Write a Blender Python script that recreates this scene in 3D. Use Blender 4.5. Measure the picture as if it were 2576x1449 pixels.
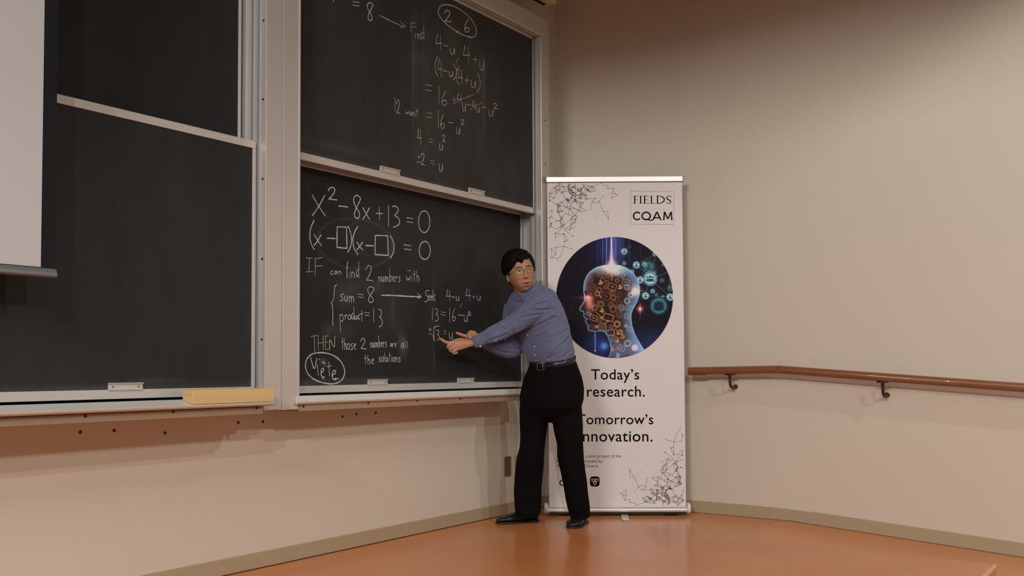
import bpy, bmesh, math, random
import numpy as np
from mathutils import Vector, Matrix
for _o in list(bpy.data.objects): bpy.data.objects.remove(_o)
SC = bpy.context.scene
COL = SC.collection
# ------------------------------------------------------------------ camera
W_PX, H_PX = 2576, 1449
F_PX, CX, CY = 2392.38, 1288.0, 837.52
PITCH, ROLL, YAW = 0.0387453, -0.00463152, 0.62177746
EYE = np.array([0.0, 0.0, 0.92])
def _basis():
    cy, sy, cp, sp = math.cos(YAW), math.sin(YAW), math.cos(PITCH), math.sin(PITCH)
    fw = np.array([cy*cp, sy*cp, sp]); rt = np.array([sy, -cy, 0.0]); up = np.cross(rt, fw)
    cr, sr = math.cos(ROLL), math.sin(ROLL)
    return fw, rt*cr + up*sr, -rt*sr + up*cr
FW, RT, UP = _basis()
cam_data = bpy.data.cameras.new('camera'); cam = bpy.data.objects.new('camera', cam_data); COL.objects.link(cam)
cam_data.sensor_fit = 'HORIZONTAL'; cam_data.sensor_width = 36.0
cam_data.lens = 36.0*F_PX/W_PX
cam_data.shift_y = (CY - H_PX/2)/W_PX
cam_data.clip_start = 0.05
cam.matrix_world = Matrix(((RT[0], UP[0], -FW[0], EYE[0]), (RT[1], UP[1], -FW[1], EYE[1]), (RT[2], UP[2], -FW[2], EYE[2]), (0, 0, 0, 1)))
SC.camera = cam
# ------------------------------------------------------------------ world, exposure, room lamps
SC.view_settings.view_transform = 'Standard'; SC.view_settings.look = 'None'
SC.view_settings.gamma = 1.0; SC.view_settings.exposure = 0.29
wd = bpy.data.worlds.new('world'); SC.world = wd; wd.use_nodes = True
wd.node_tree.nodes['Background'].inputs[0].default_value = (1.0, 0.95, 0.90, 1)
wd.node_tree.nodes['Background'].inputs[1].default_value = 0.085
CEIL = 4.12
# recessed lamps over the seats: x, y, watts, depth of the lamp in its well, length of a strip lamp added to brighten the right wall (0: round lamp)
LAMPS = [(-1.6, -4.4, 240, 0.235, 0), (-2.6, -1.7, 235, 0.185, 0), (1.3, -5.1, 300, 0.31, 0), (3.5, -2.8, 160, 0.56, 0), (-3.85, 0.5, 185, 0.185, 1.9)]
for lx, ly, pw, dp, ln in LAMPS:
    ld = bpy.data.lights.new('ceiling_lamp', 'AREA' if ln else 'POINT')
    ld.energy = pw; ld.color = (1.0, 0.985, 0.945)
    lo = bpy.data.objects.new('ceiling_lamp', ld); COL.objects.link(lo); lo.location = (lx, ly, CEIL + dp)
    if ln:
        ld.shape = 'RECTANGLE'; ld.size = 0.10; ld.size_y = ln; lo.rotation_euler = (0, math.radians(-68), 0)
    else: ld.shadow_soft_size = 0.07
# ------------------------------------------------------------------ helpers
def ray(px, py): return FW + RT*(px - CX)/F_PX + UP*(CY - py)/F_PX
def on_y(px, py, Y):
    d = ray(px, py); return EYE + d*(Y - EYE[1])/d[1]
def on_x(px, py, X):
    d = ray(px, py); return EYE + d*(X - EYE[0])/d[0]
def on_z(px, py, Z=0.0):
    d = ray(px, py); return EYE + d*(Z - EYE[2])/d[2]
def tag(o, label=None, cat=None, group=None, kind=None):
    if label: o['label'] = label
    if cat: o['category'] = cat
    if group: o['group'] = group
    if kind: o['kind'] = kind
    return o
def empty(name, loc=(0, 0, 0), rz=0.0):
    o = bpy.data.objects.new(name, None); COL.objects.link(o); o.location = loc; o.rotation_euler = (0, 0, rz); o.empty_display_size = 0.1
    return o
class MB:
    def __init__(s): s.v = []; s.f = []; s.m = []
    def add(s, vs, fs, mi=0):
        b = len(s.v); s.v += [tuple(map(float, v)) for v in vs]
        for f in fs: s.f.append(tuple(i + b for i in f)); s.m.append(mi)
        return s
    def box(s, a, b, mi=0):
        x0, y0, z0 = a; x1, y1, z1 = b
        return s.add([(x0,y0,z0),(x1,y0,z0),(x1,y1,z0),(x0,y1,z0),(x0,y0,z1),(x1,y0,z1),(x1,y1,z1),(x0,y1,z1)],
                     [(0,3,2,1),(4,5,6,7),(0,1,5,4),(1,2,6,5),(2,3,7,6),(3,0,4,7)], mi)
    def prism(s, prof, axis, a, b, mi=0):          # profile of 2-D points swept along an axis
        n = len(prof)
        def P(u, v, w): return {'x': (w, u, v), 'y': (u, w, v), 'z': (u, v, w)}[axis]
        vs = [P(u, v, a) for u, v in prof] + [P(u, v, b) for u, v in prof]
        fs = [tuple(range(n))[::-1], tuple(range(n, 2*n))] + [(i, (i+1) % n, n+(i+1) % n, n+i) for i in range(n)]
        return s.add(vs, fs, mi)
    def tube(s, pts, r, seg=12, mi=0, cap=True):
        pts = [Vector(p) for p in pts]; n = len(pts)
        rs = r if hasattr(r, '__len__') else [r]*n
        t0 = (pts[1]-pts[0]).normalized(); ref = Vector((0,0,1)) if abs(t0.z) < 0.9 else Vector((1,0,0))
        nrm = (ref - t0*ref.dot(t0)).normalized(); vs = []
        for i, p in enumerate(pts):
            t = (pts[min(i+1, n-1)] - pts[max(i-1, 0)]).normalized()
            nrm = (nrm - t*nrm.dot(t)).normalized(); bn = t.cross(nrm)
            for k in range(seg):
                a = 2*math.pi*k/seg; vs.append(p + (nrm*math.cos(a) + bn*math.sin(a))*rs[i])
        fs = [(i*seg+k, i*seg+(k+1) % seg, (i+1)*seg+(k+1) % seg, (i+1)*seg+k) for i in range(n-1) for k in range(seg)]
        if cap: fs += [tuple(range(seg))[::-1], tuple(range((n-1)*seg, n*seg))]
        return s.add(vs, fs, mi)
    def build(s, name, mats, parent=None, smooth=False, bevel=0.0, fix=True):
        me = bpy.data.meshes.new(name); me.from_pydata(s.v, [], s.f)
        if not isinstance(mats, (list, tuple)): mats = [mats]
        for m in mats: me.materials.append(m)
        me.polygons.foreach_set('material_index', s.m)
        if fix:
            bm = bmesh.new(); bm.from_mesh(me); bmesh.ops.recalc_face_normals(bm, faces=bm.faces); bm.to_mesh(me); bm.free()
        if smooth: me.polygons.foreach_set('use_smooth', [True]*len(me.polygons))
        o = bpy.data.objects.new(name, me); COL.objects.link(o)
        if bevel:
            md = o.modifiers.new('bevel', 'BEVEL'); md.width = bevel; md.segments = 2; md.limit_method = 'ANGLE'; md.angle_limit = math.radians(40)
        if parent:
            o.parent = parent; o.matrix_parent_inverse = Matrix.Identity(4)
            o.location = -Vector(parent.location) if parent.type == 'EMPTY' and parent.rotation_euler.z == 0 and not parent.parent else (0, 0, 0)
        return o
# ------------------------------------------------------------------ materials
def new_mat(name):
    m = bpy.data.materials.new(name); m.use_nodes = True
    return m, m.node_tree.nodes, m.node_tree.links, m.node_tree.nodes['Principled BSDF']
def mat(name, col, rough=0.5, metal=0.0, spec=0.5, noise=0.0, nscale=20.0, bump=0.0, bscale=200.0, stretch=None, coat=0.0):
    m, N, L, p = new_mat(name)
    p.inputs['Base Color'].default_value = (*col, 1); p.inputs['Roughness'].default_value = rough
    p.inputs['Metallic'].default_value = metal; p.inputs['Specular IOR Level'].default_value = spec
    p.inputs['Coat Weight'].default_value = coat
    if noise or bump:
        tc = N.new('ShaderNodeTexCoord'); mp = N.new('ShaderNodeMapping'); L.new(tc.outputs['Object'], mp.inputs[0])
        if stretch: mp.inputs['Scale'].default_value = stretch
    if noise:
        n = N.new('ShaderNodeTexNoise'); n.inputs['Scale'].default_value = nscale; n.inputs['Detail'].default_value = 5
        L.new(mp.outputs[0], n.inputs['Vector'])
        mx = N.new('ShaderNodeMix'); mx.data_type = 'RGBA'
        mx.inputs[6].default_value = (*[c*(1-noise) for c in col], 1); mx.inputs[7].default_value = (*[min(1, c*(1+noise)) for c in col], 1)
        L.new(n.outputs['Fac'], mx.inputs[0]); L.new(mx.outputs[2], p.inputs['Base Color'])
    if bump:
        n2 = N.new('ShaderNodeTexNoise'); n2.inputs['Scale'].default_value = bscale; n2.inputs['Detail'].default_value = 3
        L.new(mp.outputs[0], n2.inputs['Vector'])
        b = N.new('ShaderNodeBump'); b.inputs['Strength'].default_value = bump; b.inputs['Distance'].default_value = 0.002
        L.new(n2.outputs['Fac'], b.inputs['Height']); L.new(b.outputs[0], p.inputs['Normal'])
    return m
M = {}
M['wall'] = mat('beige_wall_paint', (0.69, 0.615, 0.51), 0.75, spec=0.25, noise=0.015, nscale=3, bump=0.08, bscale=260)
M['dark_panel'] = mat('dark_wood_panel', (0.16, 0.13, 0.11), 0.6, noise=0.1)
M['carpet'] = mat('dark_carpet', (0.07, 0.06, 0.06), 0.95)
M['ceiling'] = mat('ceiling_grey', (0.30, 0.28, 0.26), 0.9, spec=0.1, noise=0.02)
M['base'] = mat('beige_vinyl_baseboard', (0.44, 0.345, 0.225), 0.55, noise=0.03, nscale=8)
M['alu'] = mat('brushed_aluminium', (0.62, 0.585, 0.56), 0.42, metal=0.35, noise=0.05, nscale=14, stretch=(1, 1, 12))
M['alu_h'] = mat('brushed_aluminium_rail', (0.66, 0.63, 0.59), 0.4, metal=0.35, noise=0.06, nscale=14, stretch=(1, 8, 8))
M['alu_dark'] = mat('track_aluminium', (0.36, 0.345, 0.35), 0.45, metal=0.5, noise=0.1, nscale=10, stretch=(1, 1, 0.3))
M['gap'] = mat('dark_gap', (0.02, 0.018, 0.016), 0.8)
M['screen'] = mat('matte_screen_fabric', (0.545, 0.525, 0.535), 0.9, spec=0.1, noise=0.01, nscale=4)
M['black_fabric'] = mat('black_screen_border', (0.012, 0.012, 0.016), 0.85, spec=0.2)
M['grey_metal'] = mat('painted_grey_metal', (0.17, 0.165, 0.165), 0.45, metal=0.3)
M['tray_wood'] = mat('beige_painted_strip', (0.52, 0.39, 0.27), 0.5, noise=0.05, nscale=10, stretch=(1, 6, 6))
M['shaded_strip'] = mat('shaded_beige_strip', (0.37, 0.27, 0.19), 0.6, spec=0.2)  # strip colour darkened to stand in for the shade under the tray lip
M['alu_tray'] = mat('light_aluminium_tray', (0.66, 0.625, 0.585), 0.5, noise=0.05, nscale=14, stretch=(1, 8, 8))
M['chalk_white'] = mat('chalk_stroke', (0.60, 0.60, 0.555), 0.95, spec=0.05, noise=0.35, nscale=160)
M['chalk_red'] = mat('pink_chalk_stroke', (0.36, 0.22, 0.215), 0.95, spec=0.05, noise=0.3, nscale=160)
M['screw'] = mat('dark_screw', (0.06, 0.035, 0.02), 0.5, metal=0.4)
M['cardboard'] = mat('tan_cardboard', (0.72, 0.50, 0.235), 0.75, spec=0.2, noise=0.05, nscale=9, bump=0.05, bscale=90)
M['oak'] = mat('varnished_oak', (0.235, 0.085, 0.033), 0.32, noise=0.22, nscale=9, stretch=(6, 1, 6), coat=0.25)
M['bronze'] = mat('dark_bronze', (0.055, 0.038, 0.032), 0.4, metal=0.6)
M['plate_dark'] = mat('brown_steel_plate', (0.20, 0.155, 0.10), 0.4, metal=0.4)
M['plate_tan'] = mat('beige_plate', (0.50, 0.38, 0.23), 0.5)
M['white_case'] = mat('cream_metal_case', (0.72, 0.60, 0.43), 0.5)
def floor_mat():
    m, N, L, p = new_mat('orange_linoleum')
    tc = N.new('ShaderNodeTexCoord')
    n = N.new('ShaderNodeTexNoise'); n.inputs['Scale'].default_value = 2.2; n.inputs['Detail'].default_value = 6
    n2 = N.new('ShaderNodeTexNoise'); n2.inputs['Scale'].default_value = 90; n2.inputs['Detail'].default_value = 4
    L.new(tc.outputs['Object'], n.inputs['Vector']); L.new(tc.outputs['Object'], n2.inputs['Vector'])
    r = N.new('ShaderNodeValToRGB'); r.color_ramp.elements[0].position = 0.3; r.color_ramp.elements[1].position = 0.75
    r.color_ramp.elements[0].color = (0.63, 0.222, 0.075, 1); r.color_ramp.elements[1].color = (0.69, 0.262, 0.094, 1)
    L.new(n.outputs['Fac'], r.inputs[0])
    mx = N.new('ShaderNodeMix'); mx.data_type = 'RGBA'; mx.blend_type = 'OVERLAY'; mx.inputs[0].default_value = 0.16
    L.new(r.outputs[0], mx.inputs[6]); L.new(n2.outputs['Fac'], mx.inputs[7]); L.new(mx.outputs[2], p.inputs['Base Color'])
    p.inputs['Roughness'].default_value = 0.22; p.inputs['Specular IOR Level'].default_value = 0.30
    b = N.new('ShaderNodeBump'); b.inputs['Strength'].default_value = 0.05; b.inputs['Distance'].default_value = 0.01
    n3 = N.new('ShaderNodeTexNoise'); n3.inputs['Scale'].default_value = 5; L.new(tc.outputs['Object'], n3.inputs['Vector'])
    L.new(n3.outputs['Fac'], b.inputs['Height']); L.new(b.outputs[0], p.inputs['Normal'])
    return m
M['floor'] = floor_mat()
def board_mat():
    m, N, L, p = new_mat('slate_chalkboard')
    at = N.new('ShaderNodeAttribute'); at.attribute_name = 'dust'
    tc = N.new('ShaderNodeTexCoord'); mp = N.new('ShaderNodeMapping'); mp.inputs['Scale'].default_value = (1, 1, 0.35); L.new(tc.outputs['Object'], mp.inputs[0])
    n = N.new('ShaderNodeTexNoise'); n.inputs['Scale'].default_value = 9; n.inputs['Detail'].default_value = 8; n.inputs['Roughness'].default_value = 0.65
    L.new(mp.outputs[0], n.inputs['Vector'])
    a = N.new('ShaderNodeMath'); a.operation = 'MULTIPLY_ADD'; L.new(n.outputs['Fac'], a.inputs[0]); a.inputs[1].default_value = 0.03; a.inputs[2].default_value = -0.008
    b = N.new('ShaderNodeMath'); b.operation = 'MULTIPLY_ADD'; b.use_clamp = True
    c = N.new('ShaderNodeMath'); c.operation = 'MULTIPLY_ADD'; L.new(n.outputs['Fac'], c.inputs[0]); c.inputs[1].default_value = 1.2; c.inputs[2].default_value = 0.4
    L.new(at.outputs['Fac'], b.inputs[0]); L.new(c.outputs[0], b.inputs[1]); L.new(a.outputs[0], b.inputs[2])
    mx = N.new('ShaderNodeMix'); mx.data_type = 'RGBA'; L.new(b.outputs[0], mx.inputs[0])
    mx.inputs[6].default_value = (0.0140, 0.0139, 0.0142, 1); mx.inputs[7].default_value = (0.55, 0.54, 0.51, 1)
    L.new(mx.outputs[2], p.inputs['Base Color']); p.inputs['Roughness'].default_value = 0.62; p.inputs['Specular IOR Level'].default_value = 0.3
    return m
M['slate'] = board_mat()
# ------------------------------------------------------------------ room shell
YW, YC, YF, YB = 3.575, 3.35, 3.405, 3.505        # front wall, column face, front boards, back boards
XW = 5.677                                          # right wall
XE = 4.946                                          # stage edge beside the ramp
def struct(name, mb, m, **k): return tag(mb.build(name, m, **k), kind='structure')
struct('wall_front', MB().box((-5.0, YW, -0.4), (XW + 0.3, YW + 0.2, CEIL)), M['wall'])
wp = [(XW - 0.142*((y-2.75)/(YW-2.75))**2 if y > 2.75 else XW, y) for y in [-8.0, 0.0, 2.0] + [2.75 + (YW-2.75)*k/12 for k in range(13)]]   # eases into the corner
wr = MB(); n = len(wp)
wr.add([(x, y, -0.5) for x, y in wp] + [(x, y, CEIL) for x, y in wp], [(i, i+1, n+i+1, n+i) for i in range(n-1)])
wr.box((XW + 0.02, -8.0, -0.5), (XW + 0.2, YW, CEIL))
struct('wall_right', wr, M['wall'], smooth=True)
struct('wall_left', MB().box((-5.2, -8.0, -0.5), (-5.0, YW, CEIL)), M['dark_panel'])
struct('wall_back', MB().box((-5.0, -8.2, -0.5), (XW, -8.0, CEIL)), M['dark_panel'])
# ceiling with openings for the recessed downlights
HB = 1.1
def ceiling_mesh():
    mb = MB()
    xs = sorted({-5.2, XW + 0.2} | {l[0] - HB for l in LAMPS} | {l[0] + HB for l in LAMPS})
    ys = sorted({-8.2, YW + 0.2} | {l[1] - HB for l in LAMPS} | {l[1] + HB for l in LAMPS})
    for i in range(len(xs) - 1):
        for j in range(len(ys) - 1):
            cx, cy = (xs[i] + xs[i+1])/2, (ys[j] + ys[j+1])/2
            if any(abs(cx - l[0]) < HB and abs(cy - l[1]) < HB for l in LAMPS): continue
            mb.add([(xs[i], ys[j], CEIL), (xs[i+1], ys[j], CEIL), (xs[i+1], ys[j+1], CEIL), (xs[i], ys[j+1], CEIL)], [(0, 1, 2, 3)])
    for l in LAMPS:
        x0, x1, y0, y1 = l[0]-HB, l[0]+HB, l[1]-HB, l[1]+HB; za, zb = CEIL, CEIL+l[3]+0.11
        for (ax, ay, bx, by) in ((x0,y0,x1,y0),(x1,y0,x1,y1),(x1,y1,x0,y1),(x0,y1,x0,y0)):
            mb.add([(ax,ay,za),(bx,by,za),(bx,by,zb),(ax,ay,zb)], [(0,1,2,3)], 1)
        mb.add([(x0,y0,zb),(x1,y0,zb),(x1,y1,zb),(x0,y1,zb)], [(0,1,2,3)], 1)
    return mb
struct('ceiling', ceiling_mesh(), [M['ceiling'], M['gap']], fix=False)
# stage, ramp beside the right wall, lower floor
YS, YR = 0.775, 2.0
def zr(y): return -0.065*(YR - y) if y < YR else 0.0
fl = MB()
fl.add([(-5, YS, 0), (XE, YS, 0), (XE, YR, 0), (XW, YR, 0), (XW, YW, 0), (-5, YW, 0)], [(0, 1, 2, 3, 4, 5)])
fl.add([(-5, YS, 0), (XE, YS, 0), (XE, YS, -0.2), (-5, YS, -0.2)], [(0, 3, 2, 1)])
fl.add([(XE, YS, 0), (XE, YR, 0), (XE, YS, -0.2)], [(0, 2, 1)])
struct('floor', fl, M['floor'])
rp = MB()
yb = -1.0
rp.add([(XE, YR, 0), (XW, YR, 0), (XW, YS, zr(YS)), (XE, YS, zr(YS))], [(0, 1, 2, 3)])
rp.add([(3.6, YS, zr(YS)), (XW, YS, zr(YS)), (XW, yb, zr(yb)), (3.6, yb, zr(yb))], [(0, 1, 2, 3)])
rp.add([(-5, -8, zr(yb)), (XW, -8, zr(yb)), (XW, yb, zr(yb)), (-5, yb, zr(yb))], [(0, 1, 2, 3)], 1)
rp.add([(-5, yb, zr(yb)), (3.6, yb, zr(yb)), (3.6, YS, zr(yb)), (-5, YS, zr(yb))], [(0, 1, 2, 3)], 1)
rp.add([(3.6, yb, zr(yb)), (3.6, YS, zr(YS)), (3.6, YS, zr(yb))], [(0, 1, 2)])
struct('floor_ramp', rp, [M['floor'], M['carpet']])
M['seam'] = mat('floor_weld_seam', (0.85, 0.50, 0.30), 0.6, spec=0.2)
sm = MB()
sm.add([(XE-0.004, YS, 0.0004), (XE+0.004, YS, 0.0004), (on_z(1815,1358)[0]+0.004, on_z(1815,1358)[1], 0.0004), (on_z(1815,1358)[0]-0.004, on_z(1815,1358)[1], 0.0004)], [(0, 1, 2, 3)])
a, b = on_z(1815, 1358), on_z(1985, 1312)
sm.add([(a[0], a[1]-0.003, 0.0004), (b[0], b[1]-0.003, 0.0004), (b[0], b[1]+0.003, 0.0004), (a[0], a[1]+0.003, 0.0004)], [(0, 1, 2, 3)])
struct('trim_1', sm, M['seam'])
struct('trim_2', MB().box((2.0, YS-0.003, -0.012), (XE+0.002, YS+0.012, 0.002)), M['seam'], bevel=0.002)   # edge strip of the stage
# vinyl baseboards
BH = 0.076
bp = [(YW, 0), (YW-0.006, 0), (YW-0.0055, 0.006), (YW-0.004, BH-0.003), (YW, BH)]
struct('baseboard_front', MB().prism(bp, 'x', -5, XW), M['base'], bevel=0.001)
bb = MB()
ys = [YW, 2.3, 2.2, 2.1, 2.0, 1.9, 1.8, 1.7, 0.8, -1.0]
top = {2.2: 0.001, 2.1: 0.003, 2.0: 0.006, 1.9: 0.003, 1.8: 0.001}
vs = []
for y in ys:
    z = zr(y); t = z + BH - top.get(y, 0)
    vs += [(XW, y, z-0.02), (XW-0.006, y, z), (XW-0.0055, y, z+0.006), (XW-0.004, y, t-0.003), (XW, y, t)]
fs = [(5*i+k, 5*i+k+1, 5*i+6+k, 5*i+5+k) for i in range(len(ys)-1) for k in range(4)] + [(0, 1, 2, 3, 4)]
bb.add(vs, fs)
struct('baseboard_right', bb, M['base'])
# dark joint where the floor meets the baseboards
M['joint'] = mat('dark_floor_joint', (0.05, 0.02, 0.009), 1.0, spec=0.0)
jm = MB().box((-5, YW-0.0095, -0.002), (XW-0.15, YW-0.0055, 0.003))
jm.add([(XW-0.0095, 2.7, 0.0025), (XW-0.0050, 2.7, 0.0025), (XW-0.0050, YR, 0.0025), (XW-0.0095, YR, 0.0025)], [(0,1,2,3)])
jm.add([(XW-0.0095, YR, 0.0025), (XW-0.0050, YR, 0.0025), (XW-0.0050, yb, zr(yb)+0.0025), (XW-0.0095, yb, zr(yb)+0.0025)], [(0,1,2,3)])
struct('trim_3', jm, M['joint'])
# screw holes in the wall below the chalk tray
hm = MB()
for (px, py) in ((202,1087),(287,1083),(415,1089),(599,1063),(661.5,1060.5),(861,1048),(896.5,1042),(945,1038.5)):
    p = on_y(px, py, YW); n = 10
    hm.add([(p[0]+0.0075*math.cos(2*math.pi*k/n), YW-0.0012, p[2]+0.0075*math.sin(2*math.pi*k/n)) for k in range(n)], [tuple(range(n))])
tag(hm.build('trim_4', M['screw']), kind='structure')
# ------------------------------------------------------------------ fixed chalkboard frame: column, post, head rail, tracks, tray
XL0 = 0.62                                          # left end of the left pair of boards (outside the picture)
XCL, XCM, XCR = 2.791, 2.888, 2.990                 # column: left edge, joint, right edge
XPL, XPR = 5.010, 5.101                             # right post
ZB, ZT = 0.745, 3.185
fr = tag(empty('chalkboard_mount', (3.9, YW, ZB)), 'fixed light grey aluminium frame with column that holds the sliding chalkboards', 'chalkboard mount')
col = MB().box((XCL, YC, ZB), (XCM-0.0012, YW, 3.5)).box((XCM+0.0012, YC, ZB-0.002), (XCR, YW, 3.5))
col.box((XCM-0.002, YC+0.003, ZB+0.005), (XCM+0.002, YW-0.02, 3.49), 1)
col.build('column', [M['alu'], M['gap']], fr, bevel=0.002)
fl_ = MB().box((XCR-0.008, YC-0.003, ZB+0.05), (XCR+0.001, YC+0.02, 3.5))
fl_.build('column_edge_bead', M['alu'], fr, bevel=0.001)
MB().prism([(XPL, YC), (XPR, YC), (XPR, YW), (XPL+.009, YW), (XPL+.009, YF-.005), (XPL, YF-.005)], 'z', ZB+0.03, 3.0615).build('right_post', M['alu'], fr, bevel=0.006)
MB().box((XCR+0.002, YC, 3.062), (XPR, YF-0.008, ZT+0.001)).box((XCR+0.002, YF-0.008, 3.095), (XPR, YW, ZT+0.001)).build('head_rail', M['alu_h'], fr, bevel=0.006)
MB().box((XL0-0.1, YC, ZB), (XL0, YW, 3.5)).build('left_post', M['alu'], fr, bevel=0.003)
MB().box((XL0, YW-0.03, 0.79), (XCL, YW, 3.4)).box((XCR, YW-0.03, 0.79), (XPL, YW, 3.07)).build('back_panel', M['gap'], fr)
# tracks: vertical channels at both sides of each bay
for x0, zt in ((XCL, 3.45), (XPL, 3.06)):
    for ya, yb_ in ((YF-0.012, YF-0.006), (YF+0.03, YF+0.038), (YB-0.012, YB-0.006)):
        MB().box((x0-0.007, ya, 0.80), (x0, yb_, zt)).build('track', M['alu_dark'], fr)
# screws along the column flange and the right post
def disc(mb, c, r, d, ax='y', n=10, mi=0):
    vs = []
    for q in (0, 1):
        for k in range(n):
            a = 2*math.pi*k/n; u, w = r*(1-0.25*q)*math.cos(a), r*(1-0.25*q)*math.sin(a)
            vs.append((c[0]+u, c[1]-d*q, c[2]+w) if ax == 'y' else (c[0]-d*q, c[1]+u, c[2]+w))
    mb.add(vs, [tuple(range(n, 2*n))] + [(k, (k+1) % n, n+(k+1) % n, n+k) for k in range(n)], mi)
for z in (1.06, 1.42, 1.78, 2.14, 2.5):
    sc = MB(); disc(sc, (XCL, YC+0.02, z), 0.006, 0.003, 'x'); sc.build('frame_screw', M['screw'], fr)
for z in (1.2, 1.62, 2.24, 2.52):
    sc = MB(); disc(sc, (XPL+0.04, YC, z), 0.005, 0.003); sc.build('frame_screw', M['screw'], fr)
# chalk tray in two runs with a mounting strip under it
YT, YR_ = 3.255, 3.33                               # front edges of the left and right chalk tray
def tray_top(y): return 0.7835 + (y-YT)*0.0221/0.088            # the left tray slopes down to its front edge
def tray(x0, x1, yt, ztop, zf, left):
    back = [(YB-0.02, 0.800), (YC-0.002, 0.7972), (YC-0.002, 0.771), (3.42, 0.765), (3.46, 0.778), (YW, 0.778), (YW, 0.79)]
    nose = [(3.346, ztop), (3.342, ztop), (yt, zf), (yt, zf-0.004), (yt+0.004, zf-0.007), (YC-0.002, 0.7715)]
    xb = XCL-0.003 if left else x1
    MB().prism(back, 'x', x0 if left else XCR+0.003, xb).build('tray_back', M['alu_h'], fr)
    MB().prism([(YC-0.002, ztop-0.004)] + nose, 'x', x0, x1).build('chalk_tray', M['alu_tray'], fr)
    lip = [(yt-.0012, zf-.002), (yt-.001, zf-.008), (yt+0.004, zf-.013), (YC-.004, 0.7635), (YC-.004, 0.7685), (yt+0.005, zf-.0075), (yt, zf-.0035)]
    MB().prism(lip, 'x', x0, x1-0.004).build('tray_lip', M['tray_wood'], fr)
tray(XL0, on_y(690, 1010, YT)[0], YT, 0.8056, 0.7835, True); tray(on_y(749, 1005, YR_)[0], 4.90, YR_, 0.805, 0.7775, False)
YS1, YS2 = 3.285, 3.342
MB().box((XL0, YS1, 0.7345), (on_y(662, 1030, YS1)[0], YC-0.003, 0.7665)).build('mounting_strip', M['shaded_strip'], fr, bevel=0.002)
MB().box((XCR+0.003, YS2, 0.7335), (4.90, YW, 0.765)).build('mounting_strip', M['shaded_strip'], fr, bevel=0.002)
for (px, py) in ((215,1047),(436,1036),(646,1026),(763,1022),(926.5,1014),(1049,1007),(1158,1003)):
    Y = YS1 if px < 700 else YS2
    p = on_y(px, py, Y); ss = MB(); disc(ss, (p[0], Y, p[2]), 0.007, 0.003); ss.build('strip_screw', M['screw'], fr)
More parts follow.
